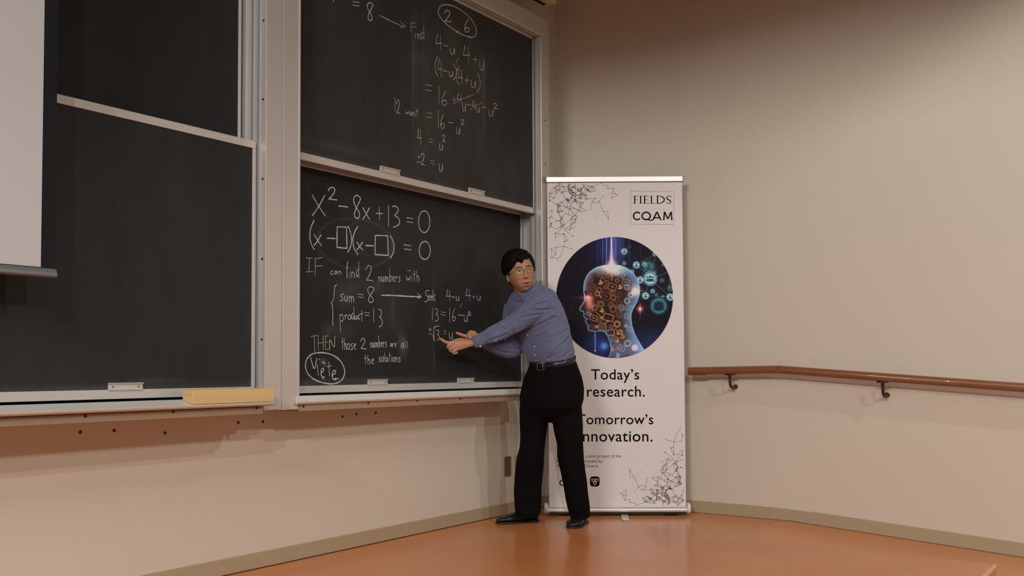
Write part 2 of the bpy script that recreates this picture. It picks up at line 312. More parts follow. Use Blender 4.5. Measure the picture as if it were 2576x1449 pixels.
# ------------------------------------------------------------------ handwriting: stroke glyphs in a unit box (x right, y down)
GL = {
 'x': [[(0,0),(.45,.5),(1,1)],[(.95,.02),(.5,.55),(0,.98)]],
 '2': [[(.05,.3),(.2,.06),(.5,0),(.75,.12),(.72,.38),(.4,.72),(.05,.96),(.4,.93),(1,1)]],
 '8': [[(.95,.12),(.6,0),(.25,.05),(.1,.22),(.3,.45),(.75,.68),(.9,.85),(.65,1),(.3,.95),(.2,.78),(.5,.5),(.95,.2),(.95,.12)]],
 '1': [[(.5,0),(.55,1)]],
 '3': [[(.1,.04),(.45,0),(.8,.12),(.75,.3),(.3,.46),(.7,.52),(1,.7),(.8,.93),(.2,1)]],
 '4': [[(.3,0),(.05,.58),(.05,.58),(.95,.55)],[(.68,.05),(.75,1)]],
 '6': [[(.75,0),(.3,.3),(.05,.7),(.25,.97),(.65,1),(.95,.82),(.75,.6),(.3,.66),(.1,.8)]],
 '0': [[(.5+.5*math.sin(t*math.pi/7), .5-.5*math.cos(t*math.pi/7)) for t in range(15)]],
 '+': [[(.48,0),(.5,1)],[(0,.5),(1,.52)]],
 '-': [[(0,.2),(.5,.4),(1,.8)]],
 '=': [[(0,.05),(1,.25)],[(.02,.8),(1,1)]],
 '(': [[(.9,0),(.3,.22),(.02,.5),(.25,.8),(.95,1)]],
 ')': [[(.1,0),(.7,.22),(.98,.5),(.75,.8),(.05,1)]],
 '[]': [[(.03,0),(.95,.02),(.95,.02),(.95,.02),(1,1),(1,1),(1,1),(0,.95),(0,.95),(0,.95),(.03,-.02)]],
 'I': [[(.05,0),(.95,.03)],[(.5,.02),(.45,.98)],[(0,1),(1,.98)]],
 'F': [[(.08,.05),(.06,1)],[(0,.06),(.95,0)],[(.05,.48),(1,.45)]],
 'T': [[(0,.08),(1,0)],[(.5,.04),(.55,1)]],
 'H': [[(.03,.02),(.06,1)],[(.95,0),(.97,.98)],[(.05,.52),(.96,.48)]],
 'E': [[(.08,.02),(.1,.98)],[(.05,.05),(.95,0)],[(.08,.48),(.8,.45)],[(.1,.98),(1,.96)]],
 'N': [[(.05,1),(0,.02),(.95,1),(1,0)]],
 'S': [[(.95,.05),(.5,0),(.1,.22),(.5,.48),(.85,.72),(.5,.97),(0,1)]],
 'V': [[(0,0),(.65,1),(1,.05)]],
 'c': [[(.9,.12),(.5,0),(.08,.45),(.4,.98),(.95,.9)]],
 'a': [[(.85,.12),(.4,.02),(.05,.55),(.35,.98),(.8,.3)],[(.85,.08),(.95,1)]],
 'n': [[(.05,.02),(.12,1)],[(.1,.35),(.45,.08),(.78,.25),(.9,1)]],
 'f': [[(.95,.03),(.6,.06),(.48,.3),(.42,1)],[(0,.42),(.95,.36)]],
 'i': [[(.5,.3),(.55,1)]],
 'd': [[(.75,.52),(.35,.5),(.05,.75),(.35,1),(.75,.75)],[(.8,0),(.92,1)]],
 'u': [[(.08,.02),(.1,.75),(.4,.98),(.75,.7),(.85,.05)],[(.86,.06),(.92,1)]],
 'm': [[(.03,.02),(.08,1)],[(.08,.3),(.3,.08),(.45,.3),(.5,1)],[(.5,.32),(.72,.1),(.9,.3),(.95,1)]],
 'b': [[(.08,0),(.2,1)],[(.18,.7),(.55,.5),(.92,.72),(.6,.98),(.2,.98)]],
 'e': [[(.1,.5),(.6,.4),(.85,.15),(.5,0),(.1,.35),(.3,.92),(.95,.88)]],
 'r': [[(.1,.02),(.2,1)],[(.18,.4),(.5,.1),(.95,.05)]],
 's': [[(.95,.03),(.3,.15),(.25,.35),(.8,.6),(.75,.9),(0,1)]],
 'w': [[(0,.05),(.2,.95),(.5,.25),(.72,.95),(1,0)]],
 't': [[(.45,0),(.55,1)],[(0,.36),(1,.28)]],
 'h': [[(.08,0),(.16,1)],[(.15,.62),(.55,.42),(.82,.6),(.92,1)]],
 'k': [[(.12,0),(.2,1)],[(.9,.4),(.2,.68),(.95,1)]],
 'o': [[(.5+.48*math.sin(t*math.pi/5), .5-.48*math.cos(t*math.pi/5)) for t in range(11)]],
 'p': [[(.08,.05),(.2,1)],[(.1,.15),(.5,0),(.9,.2),(.7,.42),(.18,.4)]],
 'l': [[(.3,0),(.6,1)]],
 '+-': [[(.45,0),(.5,.62)],[(0,.35),(1,.3)],[(0,1),(1,.95)]],
 ',': [[(1,0),(.1,1)]],
}
random.seed(11)
def glyphs(spec, box=None):
    """spec: 'char x0 y0 x1 y1; ...' in zoomed-view units -> polylines"""
    out = []
    for it in spec.split(';'):
        q = it.split()
        if not q: continue
        x0, y0, x1, y1 = map(float, q[1:5])
        for st in GL[q[0]]: out.append([(x0 + (x1-x0)*u, y0 + (y1-y0)*v) for u, v in st])
    return out
def word(txt, x0, x1, ytop, ybase, xh=0.6, dy=0.0):
    """lower-case word spread over x0..x1; xh: x-height share of the full height; dy: baseline drift"""
    H = ybase - ytop; wd = [1.35 if c in 'mw' else 0.5 if c in 'il' else 0.8 if c in 'tfr' else 1.0 for c in txt]
    W = (x1-x0)/sum(wd); x = x0; out = []
    for c, w in zip(txt, wd):
        yb = ybase + dy*(x-x0)/(x1-x0); a, b = x + W*w*0.1, x + W*w*0.88
        tall = c in 'bdfhklt'
        t = yb - H if tall else yb - H*xh
        if c == 'i': t = yb - H*xh*1.35
        bot = yb + (H*0.5 if c == 'p' else 0)
        for st in GL[c]: out.append([(a + (b-a)*u, t + (bot-t)*v) for u, v in st])
        if c == 'i': out.append([(a+(b-a)*.4, t), (a+(b-a)*.7, t+H*.04)])
        x += W*w
    return out
def smooth_line(p, it=2):
    for _ in range(it):
        if len(p) < 3: return p
        q = [p[0]]
        for a, b in zip(p[:-1], p[1:]):
            q += [(a[0]*.75+b[0]*.25, a[1]*.75+b[1]*.25), (a[0]*.25+b[0]*.75, a[1]*.25+b[1]*.75)]
        q.append(p[-1]); p = q
    return p
def clusters(polys):
    """strokes grouped where they stand close together, so that every written group is a part of its own"""
    bx = [(min(p[0] for p in q), min(p[1] for p in q), max(p[0] for p in q), max(p[1] for p in q)) for q in polys]; g = list(range(len(polys)))
    for i in range(len(polys)):
        for j in range(i):
            a, b = bx[i], bx[j]; gap = math.hypot(max(0, a[0]-b[2], b[0]-a[2]), max(0, a[1]-b[3], b[1]-a[3]))
            if gap < 0.30*max(max(q[2]-q[0], q[3]-q[1]) for q in (a, b)):
                x, y = g[i], g[j]; g = [y if k == x else k for k in g]
    return [[polys[i] for i in range(len(polys)) if g[i] == k] for k in dict.fromkeys(g)]
def chalk(name, polys, view, Y, parent, width, m=None, sharp=False):
    for q in clusters(polys): chalk_group(name, q, view, Y, parent, width, m, sharp)
def chalk_group(name, polys, view, Y, parent, width, m=None, sharp=False):
    """chalk lines as thin raised strips lying on a board in the plane y = Y"""
    ox, oy, sc = view; mb = MB()
    for k_, pl in enumerate(polys):
        pl = [(ox + x/sc, oy + y/sc) for x, y in pl]
        if not sharp: pl = smooth_line(pl)
        P = [on_y(x, y, Y) for x, y in pl]; P = [(p[0], p[2]) for p in P]
        n = len(P); L = []; R = []
        for i in range(n):
            a, b = P[max(i-1, 0)], P[min(i+1, n-1)]
            dx, dz = b[0]-a[0], b[1]-a[1]; l = math.hypot(dx, dz) or 1
            w = width*0.5*random.uniform(0.75, 1.2)*(0.7 if i in (0, n-1) else 1)
            L.append((P[i][0]-dz/l*w, P[i][1]+dx/l*w)); R.append((P[i][0]+dz/l*w, P[i][1]-dx/l*w))
        y0 = Y - 0.0006 - 4e-5*(k_ % 12)
        mb.add([(x, y0-6e-6*i, z) for i, (x, z) in enumerate(L)] + [(x, y0-6e-6*i, z) for i, (x, z) in enumerate(R)], [(i, i+1, n+i+1, n+i) for i in range(n-1)])
    return mb.build(name, m or M['chalk_white'], parent, fix=False)
V3, V4, V5 = (720, 0, 3.0186), (720, 440, 3.68), (720, 720, 3.6229)
# ------------------------------------------------------------------ sliding boards
def slate_panel(x0, x1, z0, z1, Y, parent, dust=None):
    nx, nz = (int((x1-x0)/0.009), int((z1-z0)/0.009)) if dust else (2, 2)
    X, Z = np.meshgrid(np.linspace(x0, x1, nx), np.linspace(z0, z1, nz))
    v = np.stack([X.ravel(), np.full(X.size, Y), Z.ravel()], 1)
    idx = np.arange(nx*nz).reshape(nz, nx)
    f = np.stack([idx[:-1, :-1].ravel(), idx[:-1, 1:].ravel(), idx[1:, 1:].ravel(), idx[1:, :-1].ravel()], 1)
    me = bpy.data.meshes.new('slate'); me.from_pydata(v.tolist(), [], f.tolist())
    d = np.zeros(len(v))
    if dust:
        rel = v - EYE; dep = rel @ FW; px = CX + F_PX*(rel @ RT)/dep; py = CY - F_PX*(rel @ UP)/dep
        d = dust(px, py)
        ex = np.minimum(np.minimum(v[:, 0]-x0, x1-v[:, 0]), np.minimum(v[:, 2]-z0, z1-v[:, 2]))
        d = d + 0.05*np.exp(-(ex/0.018)**2)*(v[:, 2] < z0+0.04)
    at = me.attributes.new('dust', 'FLOAT', 'POINT'); at.data.foreach_set('value', d.astype(np.float32))
    me.materials.append(M['slate'])
    o = bpy.data.objects.new('slate', me); COL.objects.link(o); o.parent = parent; o.location = -Vector(parent.location)
    return o
def board(x0, x1, z0, z1, Y, label, rail_t=0.034, rail_b=0.036, stile=0.019, handles=(), dust=None, hb=0.03):
    t = tag(empty('chalkboard', ((x0+x1)/2, Y, z0)), label, 'chalkboard', 'sliding chalkboards in the aluminium frame')
    d = 0.028
    slate_panel(x0+stile-.002, x1-stile+.002, z0+rail_b-.002, z1-rail_t+.002, Y+0.006, t, dust)
    MB().box((x0+0.002, Y+0.007, z0+0.004), (x1-0.002, Y+0.024, z1-0.004)).build('backing', M['gap'], t)
    MB().box((x0, Y, z1-rail_t), (x1, Y+d, z1)).build('top_rail', M['alu_h'], t, bevel=0.002)
    MB().box((x0, Y, z0), (x1, Y+d, z0+rail_b)).build('bottom_rail', M['alu_h'], t, bevel=0.002)
    for a, b in ((x0, x0+stile), (x1-stile, x1)):
        MB().box((a, Y, z0+rail_b), (b, Y+d, z1-rail_t)).build('side_rail', M['alu'], t, bevel=0.0015)
    for xa, xb in handles:
        h = MB(); zb = z0+rail_b-0.003
        h.prism([(Y, zb), (Y-0.006, zb), (Y-0.006, zb+0.007), (Y-0.003, zb+0.010), (Y-0.003, zb+hb-0.010), (Y-0.008, zb+hb-0.006), (Y-0.012, zb+hb), (Y+0.004, zb+hb), (Y+0.004, zb)], 'x', xa, xb)
        ho = h.build('handle', M['alu_h'], t, bevel=0.001)
        for q in (0.12, 0.88):
            s = MB(); disc(s, (xa+(xb-xa)*q, Y-0.003, zb+hb*0.45), 0.0035, 0.0015, n=8); s.build('handle_screw', M['screw'], ho)
    return t
def sm_ell(px, py, cx, cy, rx, ry, ang=0.0):
    c, s = math.cos(ang), math.sin(ang); u = ((px-cx)*c+(py-cy)*s)/rx; w = (-(px-cx)*s+(py-cy)*c)/ry
    return u*u + w*w
def blob(px, py, cx, cy, rx, ry, ang=0.0, k=1.0): return k*np.exp(-sm_ell(px, py, cx, cy, rx, ry, ang))
def ring(px, py, cx, cy, rx, ry, ang, w, k): return k*np.exp(-((np.sqrt(sm_ell(px, py, cx, cy, rx, ry, ang))-1)/w)**2)
def streak(px, py, x, y0, y1, w, k):
    return k*np.exp(-((px-x)/w)**2)/(1+np.exp(-(py-y0)/8))/(1+np.exp((py-y1)/8))
def dust_upper(px, py):
    d = 0.034 + streak(px, py, 1039, 30, 330, 2.6, .055) + streak(px, py, 1046, 20, 300, 8, .02) + streak(px, py, 1066, 30, 320, 3, .025)
    d += streak(px, py, 1217, 140, 330, 2.6, .07) + streak(px, py, 1205, 150, 360, 12, .018) + blob(px, py, 1120, 200, 90, 190, 0, .035) + blob(px, py, 1200, 180, 60, 160, 0, .02)
    d += blob(px, py, 1050, 150, 20, 12, .2, .03) + blob(px, py, 1270, 430, 60, 60, .5, .012) + blob(px, py, 840, 370, 110, 9, .22, .03) + blob(px, py, 1080, 380, 70, 60, 0, .012)
    d += streak(px, py, 1102, 60, 320, 5, .012) + streak(px, py, 1076, 100, 380, 4, .015)
    return d
def dust_lower(px, py):
    d = 0.004 + ring(px, py, 893, 612, 95, 62, 0.14, .035, .05)*(px > 740) + ring(px, py, 930, 600, 62, 42, .35, .07, .025)
    d += blob(px, py, 935, 590, 70, 50, .3, .012) + blob(px, py, 1013, 868, 9, 26, -.12, .17) + blob(px, py, 814, 911, 8, 7, .6, .2)
    d += blob(px, py, 868, 742, 26, 36, .1, .055) + blob(px, py, 900, 715, 60, 18, .1, .025) + blob(px, py, 850, 830, 40, 20, 0, .035) + blob(px, py, 825, 830, 14, 14, 0, .03)
    d += streak(px, py, 988, 730, 800, 2.5, .05) + blob(px, py, 980, 770, 40, 50, 0, .02) + streak(px, py, 1092, 690, 925, 2.2, .05) + streak(px, py, 1086, 740, 900, 9, .012)
    d += blob(px, py, 1050, 600, 200, 110, .2, .014) + blob(px, py, 1150, 650, 110, 150, .2, .010) + blob(px, py, 990, 820, 30, 30, .4, .02)
    d += blob(px, py, 935, 955, 130, 6, -.02, .05) + blob(px, py, 780, 962, 40, 9, 0, .06) + blob(px, py, 950, 720, 12, 20, .5, .04)
    return d
def dust_left(px, py):
    return 0.008 + blob(px, py, 395, 957, 70, 5, 0, .05) + blob(px, py, 300, 975, 120, 6, -.03, .03) + blob(px, py, 660, 700, 40, 400, 0, .01)
def hx(pa, pb, py, Y): return (on_y(pa, py, Y)[0], on_y(pb, py, Y)[0])
XBL, XBR = 3.006, 5.016
bUR = board(XBL-.002, XBR, 1.918, 3.081, YF, 'upper right chalkboard with the two circled numbers and the sum ending in plus minus 2', handles=(hx(956, 1005, 435, YF), hx(1179, 1218, 488, YF)), dust=dust_upper)
bLR = board(XBL-.002, XBR, 0.811, 1.951, YB, 'lower right chalkboard with the quadratic equation the man points at', handles=(hx(925, 974, 962, YB), hx(1151, 1191, 958, YB)), dust=dust_lower)
bLL = board(XL0+.006, 2.784, 0.814, 1.953, YF, 'clean lower left chalkboard under the projection screen, box at its corner', handles=(hx(272, 358, 982, YF), (0.95, 1.04)), dust=dust_left)
bUL = board(XL0+.006, 2.764+.012, 1.93, 3.08, YB, 'clean upper left chalkboard behind the projection screen edge', stile=0.014)
# ------------------------------------------------------------------ writing on the upper right board
WY = YF + 0.006; w1, w2 = 0.0050, 0.0036
chalk('chalk_sum', glyphs('1 352 -14 362 20;= 505 10 555 46;8 608 18 660 158'), V3, WY, bUR, w1)
chalk('chalk_arrow', [[(703,115),(790,158),(892,205)],[(865,162),(902,197)],[(902,197),(866,211)]], V3, WY, bUR, w2)
chalk('chalk_word', glyphs('F 942 172 990 242;i 978 235 986 292;n 996 252 1016 300;d 1018 195 1048 302'), V3, WY, bUR, w2)
chalk('chalk_circle', [[(1150,95),(1165,45),(1220,31),(1290,53),(1360,100),(1420,165),(1446,225),(1440,275),(1410,287),(1345,268),(1262,222),(1195,165),(1160,120),(1150,85)]], V3, WY, bUR, w1)
chalk('chalk_solution', glyphs('2 1198 78 1256 166;, 1290 230 1306 250;6 1350 148 1392 246'), V3, WY, bUR, w1)
chalk('chalk_line', glyphs('4 1132 256 1188 386;- 1192 342 1228 356;u 1240 360 1282 416;, 1290 438 1308 476;4 1342 342 1398 478;+ 1415 420 1455 480;u 1466 450 1506 542'), V3, WY, bUR, w2)
chalk('chalk_line', glyphs('( 1128 425 1152 580;4 1150 445 1186 586;- 1190 534 1222 546;u 1236 538 1268 588;) 1262 482 1297 612;( 1288 500 1312 642;4 1304 520 1344 642;+ 1355 580 1388 636;u 1400 608 1442 672;) 1445 553 1475 702'), V3, WY, bUR, w2)
chalk('chalk_line', glyphs('= 1055 640 1110 692;1 1152 650 1166 788;6 1178 690 1222 802;+ 1260 735 1290 780;4 1294 704 1340 790;u 1336 780 1364 850;- 1370 790 1400 803;4 1408 762 1442 836;u 1442 810 1472 858;- 1485 810 1516 820;u 1535 830 1574 890;2 1574 784 1606 828'), V3, WY, bUR, w2)
chalk('chalk_strike', [[(1268,787),(1340,750),(1422,718)],[(1394,832),(1440,805),(1492,774)]], V3, WY-.0004, bUR, w1, M['chalk_red'])
chalk('chalk_line', glyphs('1 820 738 832 852;2 835 758 868 864;w 905 840 932 872;a 936 848 954 880;n 958 850 978 884;t 980 824 1004 888;= 1062 852 1110 896;1 1148 835 1162 968;6 1168 868 1206 977;- 1228 926 1266 938;u 1290 965 1322 1022;2 1325 906 1352 946'), V3, WY, bUR, w2)
chalk('chalk_line', glyphs('4 994 975 1030 1102;= 1086 1054 1114 1082;u 1162 1088 1192 1146;2 1185 1024 1209 1076'), V3, WY, bUR, w2)
chalk('chalk_line', glyphs('+- 992 1172 1020 1232;2 1020 1163 1054 1254;= 1094 1218 1126 1246;u 1158 1238 1192 1307'), V3, WY, bUR, w2)
# ------------------------------------------------------------------ writing on the lower right board
WY = YB + 0.006; w1, w2 = 0.0062, 0.0039
chalk('chalk_equation', glyphs('x 238 182 364 384;2 383 114 472 233;- 483 284 572 302;8 612 186 690 406;x 706 300 774 416;+ 830 294 894 416;1 938 283 954 480;3 972 286 1054 484;= 1114 394 1174 442;0 1222 331 1330 536'), V4, WY, bLR, w1)
chalk('chalk_equation', glyphs('( 214 418 264 694;x 256 550 326 656;- 378 584 458 592;[] 468 480 562 680;) 564 470 608 717;( 612 474 668 740;x 650 618 710 698;- 735 652 812 660;[] 820 560 944 746;) 956 558 1000 774;= 1086 644 1158 694;0 1229 614 1334 784'), V4, WY, bLR, w1)
chalk('chalk_sentence', glyphs('I 180 768 246 898;F 262 765 340 932;2 735 835 804 983') + word('can', 402, 516, 850, 924, .5) + word('find', 548, 680, 800, 955, .42) + word('numbers', 850, 1062, 865, 990, .42) + word('with', 1106, 1236, 885, 990, .55) + [[(1122,888),(1152,886)]], V4, WY, bLR, w2)
chalk('chalk_brace', [[(468,1015),(448,1030),(445,1080),(440,1140),(432,1165),(412,1182),(424,1196),(430,1230),(432,1300),(428,1360),(433,1400)]], V4, WY, bLR, w2)
chalk('chalk_sum', glyphs('s 486 68 524 134;u 528 82 562 142;m 572 84 618 148;= 650 70 706 104;8 732 2 802 152'), V5, WY, bLR, w2)
chalk('chalk_arrow', [[(866,82),(960,83),(1100,92),(1225,97)],[(1196,64),(1229,97)],[(1229,97),(1196,109)]], V5, WY, bLR, w1)
chalk('chalk_line', glyphs('S 1258 36 1306 142;e 1286 80 1316 132;e 1312 84 1336 130;k 1330 34 1364 132;4 1458 26 1502 140;- 1506 94 1538 104;u 1546 88 1578 136;, 1584 154 1602 194;4 1634 20 1684 136;+ 1690 70 1724 122;u 1736 84 1774 132'), V5, WY, bLR, w2)
chalk('chalk_product', glyphs('p 486 248 526 418;r 532 258 556 306;o 560 262 590 304;d 590 185 620 308;u 620 262 648 306;c 650 260 674 302;t 668 218 706 322;= 716 236 760 270;1 790 204 800 332;3 834 208 878 372'), V5, WY, bLR, w2)
chalk('chalk_line', glyphs('1 1326 198 1336 312;3 1350 203 1388 320;= 1410 232 1452 264;1 1484 198 1494 332;6 1510 204 1544 318;- 1564 260 1612 268;u 1618 258 1654 330;2 1652 234 1686 264'), V5, WY, bLR, w2)
chalk('chalk_line', glyphs('+- 1298 374 1326 438;3 1366 398 1396 492;= 1434 404 1458 434;u 1482 418 1520 488') + [[(1334,440),(1342,470),(1349,502),(1349,502),(1344,440),(1345,384),(1345,376),(1358,368),(1392,362)]], V5, WY, bLR, w2)
chalk('chalk_sentence', glyphs('T 224 446 288 602;H 288 446 338 586;E 352 450 388 580;N 392 456 442 582;2 674 474 730 573') + word('those', 500, 640, 470, 580, .55) + word('numbers', 764, 920, 450, 560, .45, -6) + word('are', 944, 1008, 460, 556, .4) + word('all', 1040, 1114, 500, 566, .75), V5, WY, bLR, w2)
chalk('chalk_sentence', word('the', 708, 806, 625, 712, .6) + word('solutions', 838, 1046, 605, 690, .55), V5, WY, bLR, w2)
chalk('chalk_word', glyphs('V 220 646 278 782;e 308 742 352 838;e 408 762 462 860;t 364 686 416 820') + [[(284,712),(291,816)],[(296,664),(308,670)],[(326,690),(345,700),(352,712)],[(440,840),(482,842)],[(330,838),(344,846)]], V5, WY, bLR, 0.0055)
chalk('chalk_circle', [[(173,735),(180,670),(225,618),(300,603),(390,612),(470,652),(520,718),(536,780),(518,845),(470,882),(410,893),(325,880),(245,848),(190,795),(172,735),(176,715)]], V5, WY, bLR, w1)
# ------------------------------------------------------------------ projection screen in front of the left boards
YSC = 3.2
xs, xb = 1.698, 1.7475
zs, zb = 1.279, 1.262
ps = tag(empty('projection_screen', (0.9, YSC, zb)), 'pulled-down white projection screen with black border hanging at the left', 'projection screen')
X0 = -0.35
MB().box((X0, YSC, zs), (xs, YSC+0.0015, 3.6)).build('screen_fabric', M['screen'], ps)
MB().box((X0-.05, YSC+0.0016, zb), (xb, YSC+0.003, 3.6)).build('black_border', M['black_fabric'], ps)
MB().prism([(YSC-.006, 1.276), (YSC-.014, 1.262), (YSC-.016, 1.250), (YSC-.010, 1.245), (YSC+.012, 1.245), (YSC+.014, 1.258), (YSC+.008, 1.276)], 'x', X0-.05, xb+0.002).build('weight_bar', M['grey_metal'], ps, bevel=0.002)
MB().box((X0-.1, YSC-.06, 3.58), (xb+.06, YSC+.08, 3.72)).build('roller_case', M['white_case'], ps, bevel=0.01)
# ------------------------------------------------------------------ long case over the right boards (its end shows at the top edge)
xc = 5.192
cs = tag(empty('screen_case', (xc-1.2, 3.40, 3.32)), 'long cream metal case over the right boards, end showing at the top edge', 'screen case')
MB().box((xc-2.1, 3.345, 3.325), (xc, 3.452, 3.47)).build('case_body', M['white_case'], cs, bevel=0.004)
MB().box((xc-2.08, 3.405, 3.3235), (xc-0.03, 3.435, 3.3255)).build('case_slot', M['gap'], cs)
MB().box((xc-1.9, 3.45, 3.37), (xc-1.85, YW, 3.45)).box((xc-.35, 3.45, 3.37), (xc-.3, YW, 3.45)).build('wall_bracket', M['white_case'], cs)
# ------------------------------------------------------------------ cardboard box on the tray
def qbox(px, py, Y): return on_y(px, py, Y)
yb0, yb1 = 3.265, 3.329
bx0, bx1 = on_y(484, 1000, yb0)[0], on_y(690, 1000, yb0)[0]
zt_ = on_y(484, 981, yb0)[2]; zl_ = tray_top(yb0)+.0008; zb_ = tray_top(yb1)+.0008
cb = MB().prism([(yb0, zl_), (yb1, zb_), (yb1+.002, zt_+.001), (yb0+.001, zt_), (yb0-.002, (zl_+zt_)/2)], 'x', bx0, bx1)
cbo = tag(cb.build('cardboard_box', M['cardboard'], bevel=0.002), 'long tan cardboard box lying on the chalk tray across the column', 'box')
fl = MB().box((bx0+.012, yb0-.0045, zl_+.0008), (bx1-.004, yb0-.0008, zl_+.007)); fl.build('bottom_flap', M['cardboard'], cbo, bevel=.0015)
lf = MB().box((bx0-.0018, yb0+.004, zt_-.020), (bx0-.0001, yb1-.002, zt_-.002)); lf.build('end_flap', M['cardboard'], cbo)
# ------------------------------------------------------------------ wall plates beside the man's leg
a, b = on_y(1268, 1149, YW), on_y(1283, 1196, YW)
po = tag(MB().box((a[0], YW-.009, b[2]), (b[0], YW, a[2])).build('wall_plate', M['plate_dark'], bevel=0.003), 'dark metal wall plate low on the front wall', 'wall plate')
for zz in (a[2]-.012, b[2]+.012):
    d_ = MB(); disc(d_, ((a[0]+b[0])/2, YW-.009, zz), .003, .001); d_.build('plate_screw', M['screw'], po)
a2, b2 = on_y(1292, 1146, YW), on_y(1308, 1196, YW)
po = tag(MB().box((a2[0], YW-.008, b2[2]), (b2[0], YW, a2[2])).build('outlet_cover', M['plate_tan'], bevel=0.003), "beige outlet cover half hidden behind the man's leg", 'outlet cover')
MB().box((a2[0]+.014, YW-.0095, b2[2]+.03), (b2[0]-.014, YW-.0075, a2[2]-.03)).build('socket', M['plate_dark'], po)
# ------------------------------------------------------------------ handrail
xr = XW-0.09; R = 0.0245
hp = [on_x(1733, 933.5, xr), on_x(1958, 929.5, xr), on_x(2576, 975.5, xr)]
h0, h1 = Vector(hp[0]), Vector(hp[1]); sl = (Vector(hp[2])-h1); h2 = h1 + sl*2.2
hr = tag(empty('handrail', (xr, 2.0, 0.9)), 'brown wooden handrail on metal brackets along the right wall', 'handrail')
t1 = (h1-h0).normalized(); t2 = (h2-h1).normalized()
MB().tube([h0, h0+t1*.004, h1-t1*.02, h1+t2*.02], [R-.003, R, R, R], 24).build('rail', M['oak'], hr, smooth=False)
MB().tube([h1, h1+t2*.02, h2], R, 24).build('rail', M['oak'], hr, smooth=True)
e = MB().tube([h0+t1*.0, h0+t1*.115], [.006, .006], 8)
MB().box((xr-.015, h0.y-.115, h0.z-R-.003), (xr+.015, h0.y-.004, h0.z-R+.004)).build('end_plate', M['oak'], hr, bevel=.002)
for px, py in ((1836, 948), (2220.5, 958), (2900, 1010)):
    p = Vector(on_x(px, py, xr)); s0 = h0 + t1*((p.y-h0.y)/t1.y) if p.y > h1.y else h1 + t2*((p.y-h1.y)/t2.y)
    s = Vector((xr, p.y, s0.z)); b = MB()
    b.box((xr-.012, p.y-.03, s.z-R-.006), (xr+.012, p.y+.03, s.z-R+.004))
    b.tube([s-Vector((0,0,R)), s-Vector((0,0,R+.025))], [.0105, .0105], 14)
    pts = [s-Vector((0,0,R+.02)), s-Vector((0,0,R+.045)), s+Vector((.006,0,-R-.066)), s+Vector((.025,0,-R-.082)), s+Vector((.05,0,-R-.086)), s+Vector((.082,0,-R-.080))]
    pts = [Vector(q) for q in pts]
    cv = [pts[0]]
    for a_, b_ in zip(pts[:-1], pts[1:]): cv += [a_.lerp(b_, .33), a_.lerp(b_, .67)]
    cv.append(pts[-1]); b.tube(cv, .0085, 14)
    c = s+Vector((.09,0,-R-.078)); b.tube([c-Vector((.010,0,0)), c-Vector((.003,0,0)), c], [.010, .013, .015], 18)
    b.build('bracket', M['bronze'], hr, smooth=True)
# ------------------------------------------------------------------ roll-up banner standing across the corner
BA, BB = Vector(on_z(1372, 1299)), Vector(on_z(1737, 1298))
BU = (BB-BA).normalized(); BN = Vector((-BU.y, BU.x, 0)); BN = BN if BN.dot(Vector(FW)) > 0 else -BN
OF0, OF1, ZF0, ZF1 = 0.028, 0.036, 0.05, 2.13
def bpt(u, off, z): return BA + BU*u + BN*off + Vector((0, 0, z))
FO = bpt(0, OF0, ZF0); FUP = (bpt(0, OF1, ZF1)-FO).normalized(); FN = BU.cross(FUP).normalized()
if FN.dot(Vector(FW)) > 0: FN = -FN                              # towards the room
def bq(px, py, lift=0.0):                                        # point of the print, on the banner fabric
    d = Vector(ray(px, py)); e = Vector(EYE); t = (FO-e).dot(FN)/d.dot(FN); return e + d*t + FN*lift
M['banner'] = mat('white_banner_vinyl', (0.80, 0.745, 0.725), 0.55, spec=0.3)
M['ink'] = mat('black_print', (0.006, 0.005, 0.006), 0.8, spec=0.08)
M['ink_grey'] = mat('grey_print', (0.09, 0.08, 0.08), 0.8, spec=0.08)
M['ink_white'] = mat('white_print', (0.78, 0.73, 0.71), 0.5, spec=0.3)
M['silver'] = mat('silver_aluminium', (0.74, 0.71, 0.66), 0.33, metal=0.45)
M['cream_cap'] = mat('cream_plastic_cap', (0.80, 0.74, 0.64), 0.3)
bn = tag(empty('roll_up_banner', bpt(.45, .05, 0)), 'white roll-up banner with a round picture of a head, standing across the corner', 'banner')
def fit(mb, name, m, parent, **k): return mb.build(name, m, parent, **k)
def bprism(prof, u0, u1):                                        # profile of (offset, z) swept along the banner
    n = len(prof); mb = MB()
    mb.add([bpt(u0, o, z) for o, z in prof] + [bpt(u1, o, z) for o, z in prof], [tuple(range(n))[::-1], tuple(range(n, 2*n))] + [(i, (i+1) % n, n+(i+1) % n, n+i) for i in range(n)])
    return mb
def oval(o0, o1, z0, z1, n=20, p=2.6):
    r = []
    for k in range(n):
        a = 2*math.pi*k/n; c, s = math.cos(a), math.sin(a)
        r.append(((o0+o1)/2+(o1-o0)/2*math.copysign(abs(c)**(2/p), c), (z0+z1)/2+(z1-z0)/2*math.copysign(abs(s)**(2/p), s)))
    return r
uL, uR = (bq(1379.5, 900)-BA).dot(BU), (bq(1719.5, 900)-BA).dot(BU)
uL, uR = 0.025, 0.886
fit(bprism(oval(0.0, 0.095, 0.016, 0.058), .018, .890), 'base_cassette', M['silver'], bn, smooth=False)
fit(bprism([(.002, .013), (.093, .013), (.093, .02), (.002, .02)], .03, .88), 'base_slot', M['gap'], bn)
for u0, u1 in ((-.006, .018), (.890, .912)):
    fit(bprism(oval(-.004, .10, 0.008, 0.078, p=2.3), u0, u1), 'end_cap', M['cream_cap'], bn, bevel=0.004)
for u0, u1 in ((.75, .83), (.09, .17)):
    fit(bprism([(.02, .0004), (.09, .0004), (.09, .0125), (.02, .0125)], u0, u1), 'base_pad', M['black_fabric'], bn, bevel=.002)
